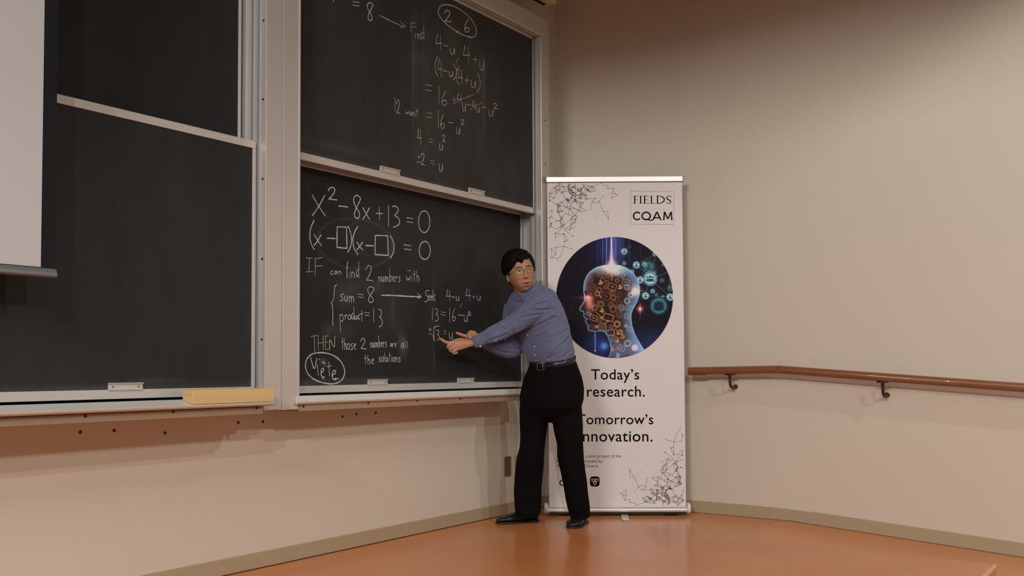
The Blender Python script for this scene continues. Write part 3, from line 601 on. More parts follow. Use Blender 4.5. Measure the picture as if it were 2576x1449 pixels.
ft = MB(); c0 = bpt(.50, .05, 0); fd = (Vector(on_z(1574, 1311)) - bpt(.50, .05, 0)); fd.z = 0; fl_len = fd.length; fd.normalize(); fs_ = Vector((-fd.y, fd.x, 0))
pts = [c0 - fd*.0 + fs_*.022, c0 + fd*(fl_len-.02) + fs_*.022, c0 + fd*(fl_len-.006) + fs_*.018, c0 + fd*fl_len + fs_*.008, c0 + fd*fl_len - fs_*.008, c0 + fd*(fl_len-.006) - fs_*.018, c0 + fd*(fl_len-.02) - fs_*.022, c0 - fs_*.022]
n = len(pts); ft.add([p + Vector((0, 0, .001)) for p in pts] + [p + Vector((0, 0, .009)) for p in pts], [tuple(range(n))[::-1], tuple(range(n, 2*n))] + [(i, (i+1) % n, n+(i+1) % n, n+i) for i in range(n)])
fit(ft, 'swing_foot', M['silver'], bn, bevel=0.0015)
fab = MB()
def fpt(u, s, lift=0.0): return FO + BU*u + FUP*s + FN*lift
SL = (bpt(0, OF1, ZF1)-FO).length
fab.add([fpt(uL, 0), fpt(uR, 0), fpt(uR, SL), fpt(uL, SL), fpt(uL, 0, -.0008), fpt(uR, 0, -.0008), fpt(uR, SL, -.0008), fpt(uL, SL, -.0008)], [(0,1,2,3),(7,6,5,4),(0,4,5,1),(1,5,6,2),(2,6,7,3),(3,7,4,0)])
fabric = fit(fab, 'fabric', M['banner'], bn)
zt0, zt1 = bq(1545, 457.5).z, bq(1545, 444).z
ot = OF0 + (OF1-OF0)*(zt0-ZF0)/(ZF1-ZF0)
fit(bprism([(ot-.011, zt0), (ot-.011, zt1-.003), (ot-.008, zt1), (ot+.010, zt1), (ot+.012, zt0)], .0195, .889), 'top_rail', M['silver'], bn, bevel=.001)
fit(bprism([(ot-.010, zt0-.003), (ot+.011, zt0-.003), (ot+.011, zt0), (ot-.010, zt0)], .0195, .889), 'rail_grip', M['grey_metal'], bn)
for u0, u1 in ((.0165, .0195), (.889, .892)):
    fit(bprism([(ot-.0115, zt0-.003), (ot-.0115, zt1), (ot+.0125, zt1), (ot+.0125, zt0-.003)], u0, u1), 'rail_plug', M['bronze'], bn)
fit(MB().tube([bpt(.45, .062, .05), bpt(.45, ot+.022, zt1-.02)], .011, 12), 'support_pole', M['silver'], bn, smooth=True)
# ---- lettering (outlines of the built-in font laid on the fabric)
def text_outline(txt, bold=0.0, space=1.0):
    cu = bpy.data.curves.new('t', 'FONT'); cu.body = txt; cu.size = 1.0; cu.offset = bold; cu.space_character = space; cu.resolution_u = 6
    o = bpy.data.objects.new('t', cu); COL.objects.link(o); dg = bpy.context.evaluated_depsgraph_get(); me = o.evaluated_get(dg).to_mesh()
    v = [(q.co.x, q.co.y) for q in me.vertices]; f = [tuple(p.vertices) for p in me.polygons]
    o.evaluated_get(dg).to_mesh_clear(); bpy.data.objects.remove(o); bpy.data.curves.remove(cu)
    return v, f
def text(name, txt, L, R, base, m, cap=None, bold=0.0, space=1.0, parent=None, slope=0.0):
    v, f = text_outline(txt, bold, space); xs_ = [p[0] for p in v]; x0, x1 = min(xs_), max(xs_); k = (R-L)/(x1-x0)
    ky = k if cap is None else cap/max(p[1] for p in v)
    mb = MB().add([bq(L+(x-x0)*k, base - y*ky + slope*(L+(x-x0)*k-1545), .0006) for x, y in v], f)
    return mb.build(name, m, parent or fabric, fix=False)
text('slogan_text', "Today\u2019s", 1487, 1608, 954.5, M['ink'], bold=.008, space=1.05)
text('slogan_text', 'research.', 1476.5, 1622, 997.5, M['ink'], bold=.008, space=1.05)
text('slogan_text', "Tomorrow\u2019s", 1452, 1643.5, 1067, M['ink'], bold=.008, space=1.05)
text('slogan_text', 'Innovation.', 1456, 1641.5, 1110.5, M['ink'], bold=.008, space=1.05)
text('fine_print', 'Fields CQAM is a pilot project of the', 1401, 1562.5, 1150.8, M['ink_grey'])
text('fine_print', 'Fields Institute, funded by', 1401, 1516, 1163.6, M['ink_grey'])
text('fine_print', 'the Province of Ontario.', 1401, 1506, 1175.3, M['ink_grey'])
text('logo_text', 'Ontario', 1407, 1478, 1222, M['ink'], bold=.012)
def polys_on(name, polys, m, lift=.0006, parent=None):
    mb = MB()
    for i_, pl in enumerate(polys): mb.add([bq(x, y, lift + 1.2e-5*(i_ % 40)) for x, y in pl], [tuple(range(len(pl)))])
    return mb.build(name, m, parent or fabric, fix=False)
def stroke(pl, w):                                               # quads along a polyline in picture units, w may vary
    out = []
    for (a, b) in zip(pl[:-1], pl[1:]):
        dx, dy = b[0]-a[0], b[1]-a[1]; l = math.hypot(dx, dy) or 1; nx, ny = -dy/l*w/2, dx/l*w/2; ex, ey = dx/l*w*.3, dy/l*w*.3
        out.append([(a[0]+nx-ex, a[1]+ny-ey), (b[0]+nx+ex, b[1]+ny+ey), (b[0]-nx+ex, b[1]-ny+ey), (a[0]-nx-ex, a[1]-ny-ey)])
    return out
def dot(x, y, r, n=10, ry=None): return [(x+r*math.cos(2*math.pi*k/n), y+(ry or r)*math.sin(2*math.pi*k/n)) for k in range(n)]
# FIELDS in engraved capitals
def serif(ch, x, w, t, b):
    P = []; th, tn, sf = 3.0, 1.15, 1.5; h = b-t
    def vst(cx, wd): P.append([(cx-wd/2, t), (cx+wd/2, t), (cx+wd/2, b), (cx-wd/2, b)])
    def hst(x0, x1, y, wd): P.append([(x0, y-wd/2), (x1, y-wd/2), (x1, y+wd/2), (x0, y+wd/2)])
    if ch in 'FIELD': sx = x + (w/2 if ch == 'I' else 3.6); vst(sx, th); hst(sx-3.4, sx+3.4, b-.5, 1.0); hst(sx-3.4, sx+3.4, t+.5, 1.0)
    if ch in 'FE':
        hst(sx, x+w, t+.6, tn); P.append([(x+w-.9, t), (x+w, t), (x+w, t+4)]); hst(sx, x+w*.78, (t+b)/2, tn); P.append([(x+w*.78, t+h*.38), (x+w*.78, t+h*.62), (x+w*.78-.9, t+h*.5)])
    if ch in 'EL': hst(sx, x+w, b-.6, tn); P.append([(x+w, b), (x+w-1, b), (x+w+.5, b-4.6)])
    if ch == 'D':
        pts = [(sx+(x+w-sx)*math.sin(a), (t+b)/2-h/2*math.cos(a)) for a in [math.pi*k/14 for k in range(15)]]
        for i, (a, c) in enumerate(zip(pts[:-1], pts[1:])):
            wd = 1.1+2.0*math.sin(math.pi*(i+.5)/14)**1.5; P.extend(stroke([a, c], wd))
    if ch == 'S':
        pts = smooth_line([(x+w*.92, t+h*.2), (x+w*.8, t+.4), (x+w*.4, t+.2), (x+w*.05, t+h*.2), (x+w*.15, t+h*.42), (x+w*.8, t+h*.6), (x+w, t+h*.82), (x+w*.6, b), (x+w*.2, b-.2), (x+w*.02, b-h*.24)], 3)
        nn = len(pts)
        for i, (a, c) in enumerate(zip(pts[:-1], pts[1:])): P.extend(stroke([a, c], 1.1+1.9*math.exp(-((i/nn-.5)/.2)**2)))
        P.append([(x+w*.9, t), (x+w*.98, t), (x+w*.95, t+h*.28)]); P.append([(x, b-h*.3), (x+w*.06, b), (x, b)])
    return P
SP = []
for ch, x, w in (('F', 1593, 12.5), ('I', 1608.5, 6), ('E', 1618, 13.5), ('L', 1635, 13), ('D', 1650.5, 20.5), ('S', 1676.5, 11.5)): SP += serif(ch, x, w, 492.5, 512.2)
polys_on('logo_text', SP, M['ink'])
def arc(cx, cy, rx, ry, a0, a1, n=22): return [(cx+rx*math.cos(math.radians(a0+(a1-a0)*k/n)), cy+ry*math.sin(math.radians(a0+(a1-a0)*k/n))) for k in range(n+1)]
CQ = stroke(arc(1603, 543.3, 9.2, 9.3, 48, 312), 3.5) + stroke(arc(1625.5, 543.3, 10.4, 9.3, 0, 360), 3.5) + stroke([(1620, 552.2), (1628, 551.6), (1636, 554.6), (1642, 553.2)], 2.6)
CQ += [[(1640.3, 554), (1650.6, 532.7), (1654.4, 532.7), (1644.2, 554)], [(1654.4, 532.7), (1664.8, 554), (1660.8, 554), (1650.9, 533.4)]] + stroke([(1644.5, 547.8), (1660.5, 547.8)], 3.0)
CQ += [[(1668, 554), (1669.8, 532.7), (1673.3, 532.7), (1671.6, 554)], [(1669.8, 532.7), (1673.6, 532.7), (1681.6, 551), (1678.2, 551)], [(1686.4, 532.7), (1690, 532.7), (1681.8, 551), (1678.4, 551)], [(1686.6, 532.7), (1690, 532.7), (1692, 554), (1688.4, 554)]]
polys_on('logo_text', CQ, M['ink'])
polys_on('logo_outline', stroke([(1587, 481), (1695, 482), (1695, 564.5), (1587, 564)], .5) + stroke([(1587, 564), (1587, 481)], .5), M['ink_grey'])
# emblem with three petals
em = [(1496.2+12.2*math.copysign(abs(math.cos(a))**.55, math.cos(a)), 1211.2+12.8*math.copysign(abs(math.sin(a))**.55, math.sin(a))) for a in [2*math.pi*k/40 for k in range(40)]]
polys_on('emblem', [em], M['ink'])
PT = []
for ang in (math.pi/2, math.pi/2+2.1, math.pi/2-2.1):
    c, s = math.cos(ang), math.sin(ang)
    pl = [(0.4, 0.3), (2.6, 3.0), (5.4, 3.3), (9.6, 0), (5.4, -3.3), (2.6, -3.0), (0.4, -0.3)]
    pl = smooth_line([(1496.3 + a*c - b*s, 1210.3 + a*s + b*c) for a, b in pl], 0); PT += stroke(pl, 1.5)
polys_on('emblem_petals', PT, M['ink_white'], .0011)
# ---- dotted line network in two corners, the lower one is the upper one turned half round
ND = [(80,305,6),(80,352,6),(82,424,9),(150,207,4),(168,218,6),(275,305,6),(295,180,3),(372,128,4),(390,175,5),(412,150,7),(490,140,4),(130,118,4),(160,385,3),(192,310,3),(300,290,3),(345,395,3),(255,460,4),(195,487,6),(235,522,10),(285,597,9),(100,602,7),(58,555,3),(245,620,6),(370,532,4),(420,570,9),(485,550,4),(590,527,3),(595,480,4),(530,455,5),(450,465,4),(375,415,6),(445,388,7),(485,400,5),(480,290,5),(605,320,7),(612,230,3),(612,130,5),(700,205,4),(770,187,5),(805,188,5),(760,285,5),(835,263,2),(715,397,6),(688,415,5),(725,260,4),(672,250,3),(630,160,4),(550,112,3),(720,112,3),(440,730,8),(512,730,6),(545,713,4),(555,585,2),(325,825,2),(300,865,3),(270,700,4),(285,735,5),(295,690,4),(255,757,4),(280,825,4),(165,897,4),(200,885,3),(250,870,3),(432,828,4),(480,795,5),(515,788,4),(415,912,2),(62,787,5),(100,797,4),(135,790,4),(75,870,4),(115,850,3),(75,712,5),(205,770,2),(460,330,3),(520,320,4),(560,350,5),(605,365,4),(520,420,4),(440,315,3),(410,235,3),(330,235,2),(260,210,2),(455,210,3),(560,270,3),(390,265,3),(540,260,3),(420,315,3),(585,400,3),(640,320,4),(395,450,3),(480,350,4),(430,520,3),(390,655,6),(355,635,3),(460,690,4),(510,665,3)]
LK = [((950,132),(805,188)),((950,132),(970,168)),((970,168),(1050,185)),((1050,185),(1045,228)),((1050,185),(1090,128)),((1045,228),(1132,218)),((1132,218),(1170,130)),((1132,218),(1118,305)),((1132,218),(1170,312)),((1118,305),(1170,312)),((1170,312),(1205,330)),((1112,385),(1205,330)),((1118,305),(1112,385)),((1110,112),(1132,218)),
 ((715,397),(840,383)),((840,383),(905,443)),((905,443),(972,348)),((785,443),(840,383)),((785,443),(850,465)),((850,465),(905,443)),((785,443),(758,573)),((905,443),(965,597)),((965,597),(1045,605)),((1045,605),(1060,738)),((965,597),(1060,738)),((760,285),(835,263)),
 ((330,912),(467,1012)),((330,912),(415,840)),((180,968),(322,980)),((180,968),(182,1050)),((182,1050),(260,975)),((322,980),(322,1185)),((322,980),(370,1070)),((370,1070),(378,1092)),((378,1092),(330,1107)),((330,1107),(370,1070)),((322,1185),(450,1222)),((322,1185),(195,1198)),((195,1198),(112,1218)),((112,1218),(158,1275)),((158,1275),(180,1318)),((180,1318),(120,1370)),((120,1370),(90,1378)),((112,1218),(112,1370)),((195,1198),(180,1318)),((322,1185),(262,1345)),((262,1345),(217,1387)),((120,1370),(217,1387)),
 ((325,825),(440,730)),((325,825),(300,700)),((415,912),(535,842)),((300,865),(200,960)),((330,825),(300,865)),((512,730),(440,600)),((545,713),(440,590)),((555,585),(510,665)),((432,828),(440,730)),((415,912),(480,795))]
XD = [(950,132,6),(970,168,4),(1050,185,6),(1045,228,5),(1132,218,4),(1170,130,4),(1118,305,4),(1170,312,5),(1205,330,5),(1112,385,6),(840,383,4),(785,443,4),(850,465,3),(972,348,4),(758,573,4),(965,597,4),(1060,738,5),(855,690,5),(330,912,5),(467,1012,8),(180,968,9),(322,980,9),(182,1050,4),(370,1070,4),(378,1092,4),(330,1107,4),(322,1185,7),(112,1218,5),(195,1198,4),(450,1222,6),(158,1275,4),(180,1318,6),(120,1370,6),(262,1345,5),(217,1387,5),(217,1422,6)]
rnd = random.Random(5)
for k in range(60):
    ND.append((min(720, max(70, rnd.gauss(430, 150))), min(640, max(120, rnd.gauss(300, 130))), rnd.choice((3, 3, 4, 5))))
for k in range(14): ND.append((rnd.uniform(70, 330), rnd.uniform(560, 860), 3))
lines = set()
for i, a in enumerate(ND):
    dd = sorted((math.hypot(a[0]-b[0], a[1]-b[1]), j) for j, b in enumerate(ND) if j != i)
    for d_, j in dd[:2] + ([dd[2+rnd.randrange(4)]] if rnd.random() < .55 else []):
        if d_ < 190: lines.add((min(i, j), max(i, j)))
for i, a in enumerate(ND):
    far = [j for j, b in enumerate(ND) if 50 < math.hypot(a[0]-b[0], a[1]-b[1]) < 150]
    if far and a[1] < 640 and rnd.random() < .6: j = rnd.choice(far); lines.add((min(i, j), max(i, j)))
lp = [((ND[i][0], ND[i][1]), (ND[j][0], ND[j][1])) for i, j in sorted(lines)] + LK
for flip in (False, True):
    def tp(x, y):
        px, py = 1370+x/6.584, 440+y/6.584
        return (3113.8-px, 1731.7-py) if flip else (px, py)
    dots = [dot(*tp(x, y), max(.7, 1.15*r/6.584), 8) for x, y, r in ND+XD]; seg = []
    for a, b in lp: seg += stroke([tp(*a), tp(*b)], 0.55)
    lo_, hi_ = (1379.5, 1728) ; 
    def inside(pl): return all(1380 < x < 1724 and 459.5 < y < 1272 for x, y in pl)
    polys_on('network_pattern', [p for p in seg + dots if inside(p)], M['ink'], .0006)
# ---- the round picture: colours computed per point of a fine grid
def s2l(c): c = np.asarray(c, float)/255.0; return np.where(c <= .04045, c/12.92, ((c+.055)/1.055)**2.4)
def seg_dist(X, Y, pts, closed=True):
    d = np.full(X.shape, 1e9); P = pts + ([pts[0]] if closed else [])
    for (x0, y0), (x1, y1) in zip(P[:-1], P[1:]):
        dx, dy = x1-x0, y1-y0; t = np.clip(((X-x0)*dx+(Y-y0)*dy)/(dx*dx+dy*dy+1e-9), 0, 1); d = np.minimum(d, np.hypot(X-x0-t*dx, Y-y0-t*dy))
    return d
def in_poly(X, Y, pts):
    r = np.zeros(X.shape, bool); P = pts + [pts[0]]
    for (x0, y0), (x1, y1) in zip(P[:-1], P[1:]):
        c = ((y0 > Y) != (y1 > Y)) & (X < (x1-x0)*(Y-y0)/((y1-y0) or 1e-9)+x0); r ^= c
    return r
def picture(X, Y):
    C = np.zeros(X.shape+(3,)); C[:] = (20, 18, 26)
    def mix(col, a): C[:] = C*(1-np.clip(a, 0, 1)[..., None]) + np.array(col, float)*np.clip(a, 0, 1)[..., None]
    def addc(col, a): C[:] = np.minimum(255, C + np.array(col, float)*a[..., None])
    g = lambda x, y, sx, sy=None: np.exp(-((X-x)/sx)**2-((Y-y)/(sy or sx))**2)
    mix((29, 28, 40), .8*g(1150, 500, 420)); addc((8, 10, 30), g(640, 150, 260, 260)); addc((14, 24, 66), g(520, 1270, 150, 170)); addc((10, 22, 52), g(1150, 1250, 260, 160))
    rn = random.Random(3)
    for k in range(34):
        x = 690 + rn.gauss(0, 95); w = rn.uniform(2, 6); y1 = rn.uniform(250, 400); a = rn.uniform(.1, .5)
        addc(rn.choice([(58, 70, 130), (85, 98, 150), (120, 125, 155)]), .8*a*np.exp(-((X-x)/w)**2)/(1+np.exp((Y-y1)/40)))
    addc((30, 36, 88), .5*np.exp(-((X-660)/130)**2)/(1+np.exp((Y-290)/50)))
    for k in range(90): 
        x, y, s = rn.uniform(60, 1350), rn.uniform(60, 1380), rn.uniform(2, 4.5); addc((120, 130, 160), rn.uniform(.2, .8)*g(x, y, s))
    # network on the right
    def line(a, b, w=2.2, col=(150, 150, 160), k=.6): mix(col, k*np.exp(-(seg_dist(X, Y, [a, b], False)/w)**2))
    for a, b in (((1112,503),(1175,235)),((1112,503),(1312,432)),((1112,503),(1330,700)),((955,347),(1080,450)),((1060,697),(1330,707)),((1112,503),(1072,640)),((985,640),(1070,640)),((1000,310),(1172,228)),((840,160),(905,128)),((1112,503),(997,517)),((1330,505),(1340,610)),((997,517),(1030,430))): line(a, b)
    def bub(x, y, r, k=1.0, col=(140, 190, 205), fig=True, edge=4):
        d = np.hypot(X-x, Y-y); mix(col, k/(1+np.exp((d-r)/edge)))
        if fig:
            f = np.minimum(np.hypot(X-x, Y-(y-r*.28))-r*.2, np.maximum(np.hypot((X-x)/1.0, (Y-(y+r*.45)))-r*.42, Y-(y+r*.5)))
            mix((22, 34, 48), k*.95/(1+np.exp(f/2.5)))
    bub(1095, 368, 58, .75, (70, 140, 150), True, 14)
    d = np.hypot(X-1210, Y-812); mix((64, 132, 142), .85*np.exp(-((d-72)/22)**2)); mix((40, 84, 96), .6/(1+np.exp((d-62)/8)))
    for q, w in ((-34, .8), (0, 1), (34, .8)):
        f = np.minimum(np.hypot(X-1210-q, Y-790)-17*w, np.maximum(np.abs(X-1210-q)-24*w, np.abs(Y-838)-22)); mix((20, 32, 44), .9/(1+np.exp(f/5)))
    for x, y, r, k in ((817,193,34,1),(955,347,38,1),(1045,338,25,.9),(905,422,24,.8),(818,330,20,.8),(997,517,38,1),(1060,697,39,1),(1140,645,24,.95),(1183,685,17,.55),(1340,712,40,1),(1165,430,18,.5),(1255,705,14,.7),(1165,222,24,.8),(1258,345,12,.7)): bub(x, y, r, k)
    bub(1247, 523, 25, .5, (120, 150, 160)); bub(1340, 612, 36, .45, (120, 150, 160))
    bub(1112, 503, 66, 1, (130, 190, 206), False, 3)
    d = np.hypot(X-1112, Y-503); mix((150, 200, 214), .9*np.exp(-((d-78)/3.5)**2))
    for q, s in ((0, 1.15), (-30, .9), (30, .9)):
        f = np.minimum(np.hypot(X-1112-q, Y-(503-18*s))-11*s, np.maximum(np.abs(X-1112-q)-15*s, np.abs(Y-520)-13*s)); mix((20, 34, 46), .95/(1+np.exp(f/2)))
    # the head in profile
    HD = [(615,1405),(655,1370),(668,1300),(655,1230),(630,1160),(600,1115),(560,1096),(480,1104),(430,1098),(405,1085),(399,1055),(410,1043),(395,1025),(372,990),(380,970),(393,960),(366,950),(352,925),(358,900),(350,882),(312,866),(307,842),(340,790),(368,745),(364,700),(355,650),(355,590),(365,530),(390,470),(430,420),(500,375),(580,352),(680,347),(770,352),(850,385),(920,440),(965,510),(988,590),(990,670),(965,760),(920,840),(895,900),(893,960),(905,1040),(930,1120),(970,1200),(1040,1310),(960,1375),(850,1400),(740,1412)]
    ins = in_poly(X, Y, HD); dd = seg_dist(X, Y, HD[:-3], False); I = ins.astype(float)
    front = np.clip((330-X+Y*0.0)/1+0, 0, 1)
    mix((44, 26, 23), .92*I*(1-np.exp(-(dd/45)**2)*(X > 360)))
    back = I*np.clip((X-690)/230, 0, 1)*np.clip((1500-Y)/300, 0, 1)
    mix((112, 134, 160), .72*back*np.exp(-(dd/130)**2)); mix((84, 116, 160), .8*I*np.exp(-(dd/60)**2)*np.clip((X-560)/200, 0, 1))
    mix((120, 135, 160), .75*I*np.exp(-(dd/48)**2)*((Y < 640) & (X < 700))); addc((40, 70, 100), .8*I*np.exp(-((Y-1330)/120)**2)*np.clip((X-640)/120, 0, 1))
    # icons
    def rot(x, y, a): c, s = math.cos(a), math.sin(a); return (X-x)*c+(Y-y)*s, -(X-x)*s+(Y-y)*c
    def icon(t, x, y, s, a, col, k):
        u, v = rot(x, y, a)
        if t == 'r': f = np.abs(np.maximum(np.abs(u)-s, np.abs(v)-s*.72))-2.6; f = np.minimum(f, np.maximum(np.abs(v)-s*.1, np.abs(u)-s*.45))
        elif t == 't': f = np.abs(np.maximum(np.abs(u)-s, np.abs(v)-s*.66))-4.0
        elif t == 'c': d_ = np.hypot(u, v); f = np.minimum(np.abs(d_-s)-3.2, np.abs(d_-s*.55)-2.4); f = np.minimum(f, d_-s*.16)
        elif t == 'm': f = np.minimum(np.abs(np.hypot(u, v)-s*.62)-4.5, np.maximum(np.abs(v)-5, np.abs(u-s*1.15)-s*.5))
        elif t == 'p': f = np.minimum(np.hypot(u, v+s*.5)-s*.38, np.maximum(np.hypot(u*.85, v-s*.5)-s*.55, v-s*.55)); f = np.minimum(f, np.hypot(u-s*.6, v+s*.15)-s*.28)
        elif t == 'k': f = np.minimum(np.maximum(np.abs(u)-s, np.abs(v)-3), np.hypot(u-s, v)-s*.3)
        else: f = np.minimum(np.abs(np.hypot(u, v)-s*.7)-5, np.maximum(np.abs(np.abs(np.sin(3*np.arctan2(v, u)))-1)-.35, np.abs(np.hypot(u, v)-s*.95)-6))
        mix(col, k*I/(1+np.exp(f/1.6)))
    OR, DO, BL = (204, 152, 92), (142, 98, 72), (172, 180, 194)
    L_ = [('c',430,510,36,0,DO),('m',572,522,44,.15,DO),('p',543,552,34,.2,OR),('p',767,602,36,0,OR),('c',455,602,40,0,DO),('r',680,595,46,.35,OR),('r',540,460,32,.3,DO),('r',650,475,38,.5,DO),('g',735,525,26,0,DO),('c',725,440,26,0,BL),('g',530,632,34,0,DO),('r',605,700,50,.45,DO),('m',510,672,40,.8,OR),('c',675,662,26,0,DO),('g',690,720,34,0,DO),('r',750,680,34,.2,DO),('g',550,795,38,0,DO),('r',545,780,34,.1,DO),('k',700,790,40,.9,DO),('p',560,868,34,.3,OR),('g',480,835,36,0,DO),('c',660,800,28,0,DO),('g',690,850,42,0,DO),('r',465,950,40,.35,OR),('k',525,915,44,.75,OR),('c',530,975,26,0,DO),('t',635,945,56,.25,OR),('c',567,1052,45,0,OR),('k',612,1005,30,-.8,OR),('p',500,1048,26,1.2,OR),('r',455,1050,26,.2,DO),('c',762,915,36,0,DO),('g',735,1020,38,0,OR),('g',665,1050,22,0,DO),('t',657,1118,46,-.15,OR),('r',710,1190,36,.4,OR),('p',735,1215,26,.5,OR),('p',795,1165,38,0,(196,120,76)),('r',785,1290,40,.4,(214,170,150)),('r',700,1290,32,.2,DO),('g',855,1240,40,0,BL),('c',785,835,34,0,BL),('r',835,545,40,.1,BL),('c',845,600,30,0,BL),('r',785,462,34,.5,BL),('g',850,755,34,0,BL),('r',880,840,36,.2,BL),('r',855,930,36,.1,BL),('c',940,650,34,0,BL),('g',890,690,30,0,BL),('p',830,1040,28,.2,(216,150,120)),('r',885,1080,34,.1,BL),('p',740,1380,34,0,BL),('r',745,760,36,1.0,DO),('k',420,660,30,.4,DO),('r',410,905,24,.4,BL),('g',770,1110,26,0,OR),('k',730,1100,34,1.2,OR),('p',680,1310,30,.4,(170,110,100)),('c',600,600,20,0,DO),('r',620,560,18,.5,DO),('k',650,640,30,.2,DO)]
    for t, x, y, s, a, col in L_: icon(t, x, y, s, a, col, .82 if col == OR else .74)
    bub(936, 1290, 36, .9, (206, 186, 186), False, 3)
    mix((150, 178, 200), .95*np.exp(-(dd/4.2)**2)*(Y < 1380)*np.where((X < 660) & (Y > 700), .7, 1))
    mix((120, 150, 190), .4*np.exp(-(dd/14)**2)*I)
    # glows
    addc((255, 245, 240), .9*np.exp(-((X-672)/7)**2)*np.clip((Y-10)/60, 0, 1)/(1+np.exp((Y-345)/9))); addc((190, 150, 160), .7*g(672, 300, 26, 90)); addc((255, 190, 150), .75*g(672, 345, 55, 42)); addc((190, 185, 185), .75*I*g(675, 400, 150, 62)); addc((230, 170, 130), .35*np.exp(-((X-675)/5)**2)*(Y > 340)*(Y < 540))
    addc((220, 110, 95), .6*g(405, 720, 42)); addc((230, 200, 195), .55*g(402, 715, 14)); addc((150, 120, 120), .5*I*g(420, 800, 45, 90)); addc((170, 60, 50), .4*g(380, 720, 90, 22)); addc((150, 60, 60), .5*g(420, 780, 50))
    addc((255, 190, 170), .45*g(945, 640, 60)); addc((255, 110, 90), .7*g(997, 848, 34)); addc((255, 235, 225), .9*g(997, 848, 11)); addc((255, 150, 130), .8*np.exp(-((X-997)/3.5)**2-((Y-850)/75)**2)); addc((60, 110, 150), .8*g(590, 1270, 42)); addc((170, 190, 210), .8*np.exp(-((X-485)/2.6)**2)*(Y > 1108)*(Y < 1325)); addc((200, 210, 220), g(485, 1325, 7))
    return np.clip(C, 0, 255)
NG = 300
uu, vv = np.meshgrid(np.linspace(-1, 1, NG), np.linspace(-1, 1, NG))
gx, gy = uu*np.sqrt(1-vv*vv/2), vv*np.sqrt(1-uu*uu/2)
CXP, CYP, RXP, RYP = 1546.0, 748.5, 147.0, 152.3
pxs, pys = CXP+RXP*gx, CYP+RYP*gy
colr = picture((pxs-1390)*4.528, (pys-590)*4.528)
lin = np.clip(s2l(colr)*1.75, 0, .9)
P0 = np.array(EYE); fo, fn = np.array(FO), np.array(FN)
dirs = FW[None, None] + RT[None, None]*((pxs-CX)/F_PX)[..., None] + UP[None, None]*((CY-pys)/F_PX)[..., None]
tt = ((fo-P0)@fn)/(dirs@fn); pos = P0 + dirs*tt[..., None] + fn*.0009
idx = np.arange(NG*NG).reshape(NG, NG)
fc = np.stack([idx[:-1, :-1].ravel(), idx[:-1, 1:].ravel(), idx[1:, 1:].ravel(), idx[1:, :-1].ravel()], 1)
pm = bpy.data.meshes.new('round_picture'); pm.from_pydata(pos.reshape(-1, 3).tolist(), [], fc.tolist())
ca = pm.attributes.new('print', 'FLOAT_COLOR', 'POINT'); ca.data.foreach_set('color', np.concatenate([lin.reshape(-1, 3), np.ones((NG*NG, 1))], 1).astype(np.float32).ravel())
mm, N_, L_n, p_ = new_mat('printed_picture'); an = N_.new('ShaderNodeAttribute'); an.attribute_name = 'print'; L_n.new(an.outputs['Color'], p_.inputs['Base Color']); p_.inputs['Roughness'].default_value = .7; p_.inputs['Specular IOR Level'].default_value = .1
pm.materials.append(mm); po = bpy.data.objects.new('round_picture', pm); COL.objects.link(po); po.parent = fabric; po.location = (0, 0, 0)
# ------------------------------------------------------------------ the man pointing at the board
def vw(P):                                                       # view metres (right, up, depth) -> world
    P = np.asarray(P, float); return EYE + P[..., 0:1]*RT + P[..., 1:2]*UP + P[..., 2:3]*FW
def vp(px, py, d): return np.array([(px-CX)/F_PX*d, (CY-py)/F_PX*d, d])
SV, SFV = np.array([.68, 0, -.73]), np.array([-.73, 0, -.68])    # towards his left shoulder / the way his chest faces
class Lofts:
    def __init__(s): s.v = []; s.f = []
    def rings(s, R):
        b = sum(len(x) for x in s.v); n = len(R[0]); m = len(R)
        s.v.append(np.concatenate([vw(r) for r in R]))
        for i in range(m-1):
            for k in range(n): s.f.append((b+i*n+k, b+i*n+(k+1) % n, b+(i+1)*n+(k+1) % n, b+(i+1)*n+k))
        s.f.append(tuple(b+k for k in range(n))[::-1]); s.f.append(tuple(b+(m-1)*n+k for k in range(n)))
    def world(s, V, F): b = sum(len(x) for x in s.v); s.v.append(np.asarray(V, float)); s.f += [tuple(i+b for i in f) for f in F]
    def ball(s, c, r, n=14):
        r = np.ones(3)*r; R = []
        for i in range(1, n):
            a = math.pi*i/n; R.append(np.array([[c[0]+r[0]*math.sin(a)*math.cos(t), c[1]-r[1]*math.cos(a), c[2]+r[2]*math.sin(a)*math.sin(t)] for t in np.linspace(0, 2*math.pi, 2*n, endpoint=False)]))
        s.rings(R)
    def mesh(s, name):
        me = bpy.data.meshes.new(name); me.from_pydata(np.concatenate(s.v).tolist(), [], s.f)
        bm = bmesh.new(); bm.from_mesh(me); bmesh.ops.recalc_face_normals(bm, faces=bm.faces); bm.to_mesh(me); bm.free(); return me
def ell(c, e1, a, e2, b, n=28, p=2.0):
    t = np.linspace(0, 2*math.pi, n, endpoint=False); cs, sn = np.cos(t), np.sin(t)
    return c + np.outer(a*np.sign(cs)*abs(cs)**(2/p), e1) + np.outer(b*np.sign(sn)*abs(sn)**(2/p), e2)
def hring(l, r, py, d, k=.65, s=1.0, p=2.2, tilt=0.0):           # level body section spanning image columns l..r
    c = vp((l+r)/2, py, d); ext = (r-l)/2*d/F_PX*s; A = ext/math.sqrt(.4624+.5329*k*k)
    R = ell(c, SV, A, SFV, A*k, p=p); R[:, 1] += tilt*(R[:, 0]-c[0]) + tilt*.8*(R[:, 2]-c[2]); return R
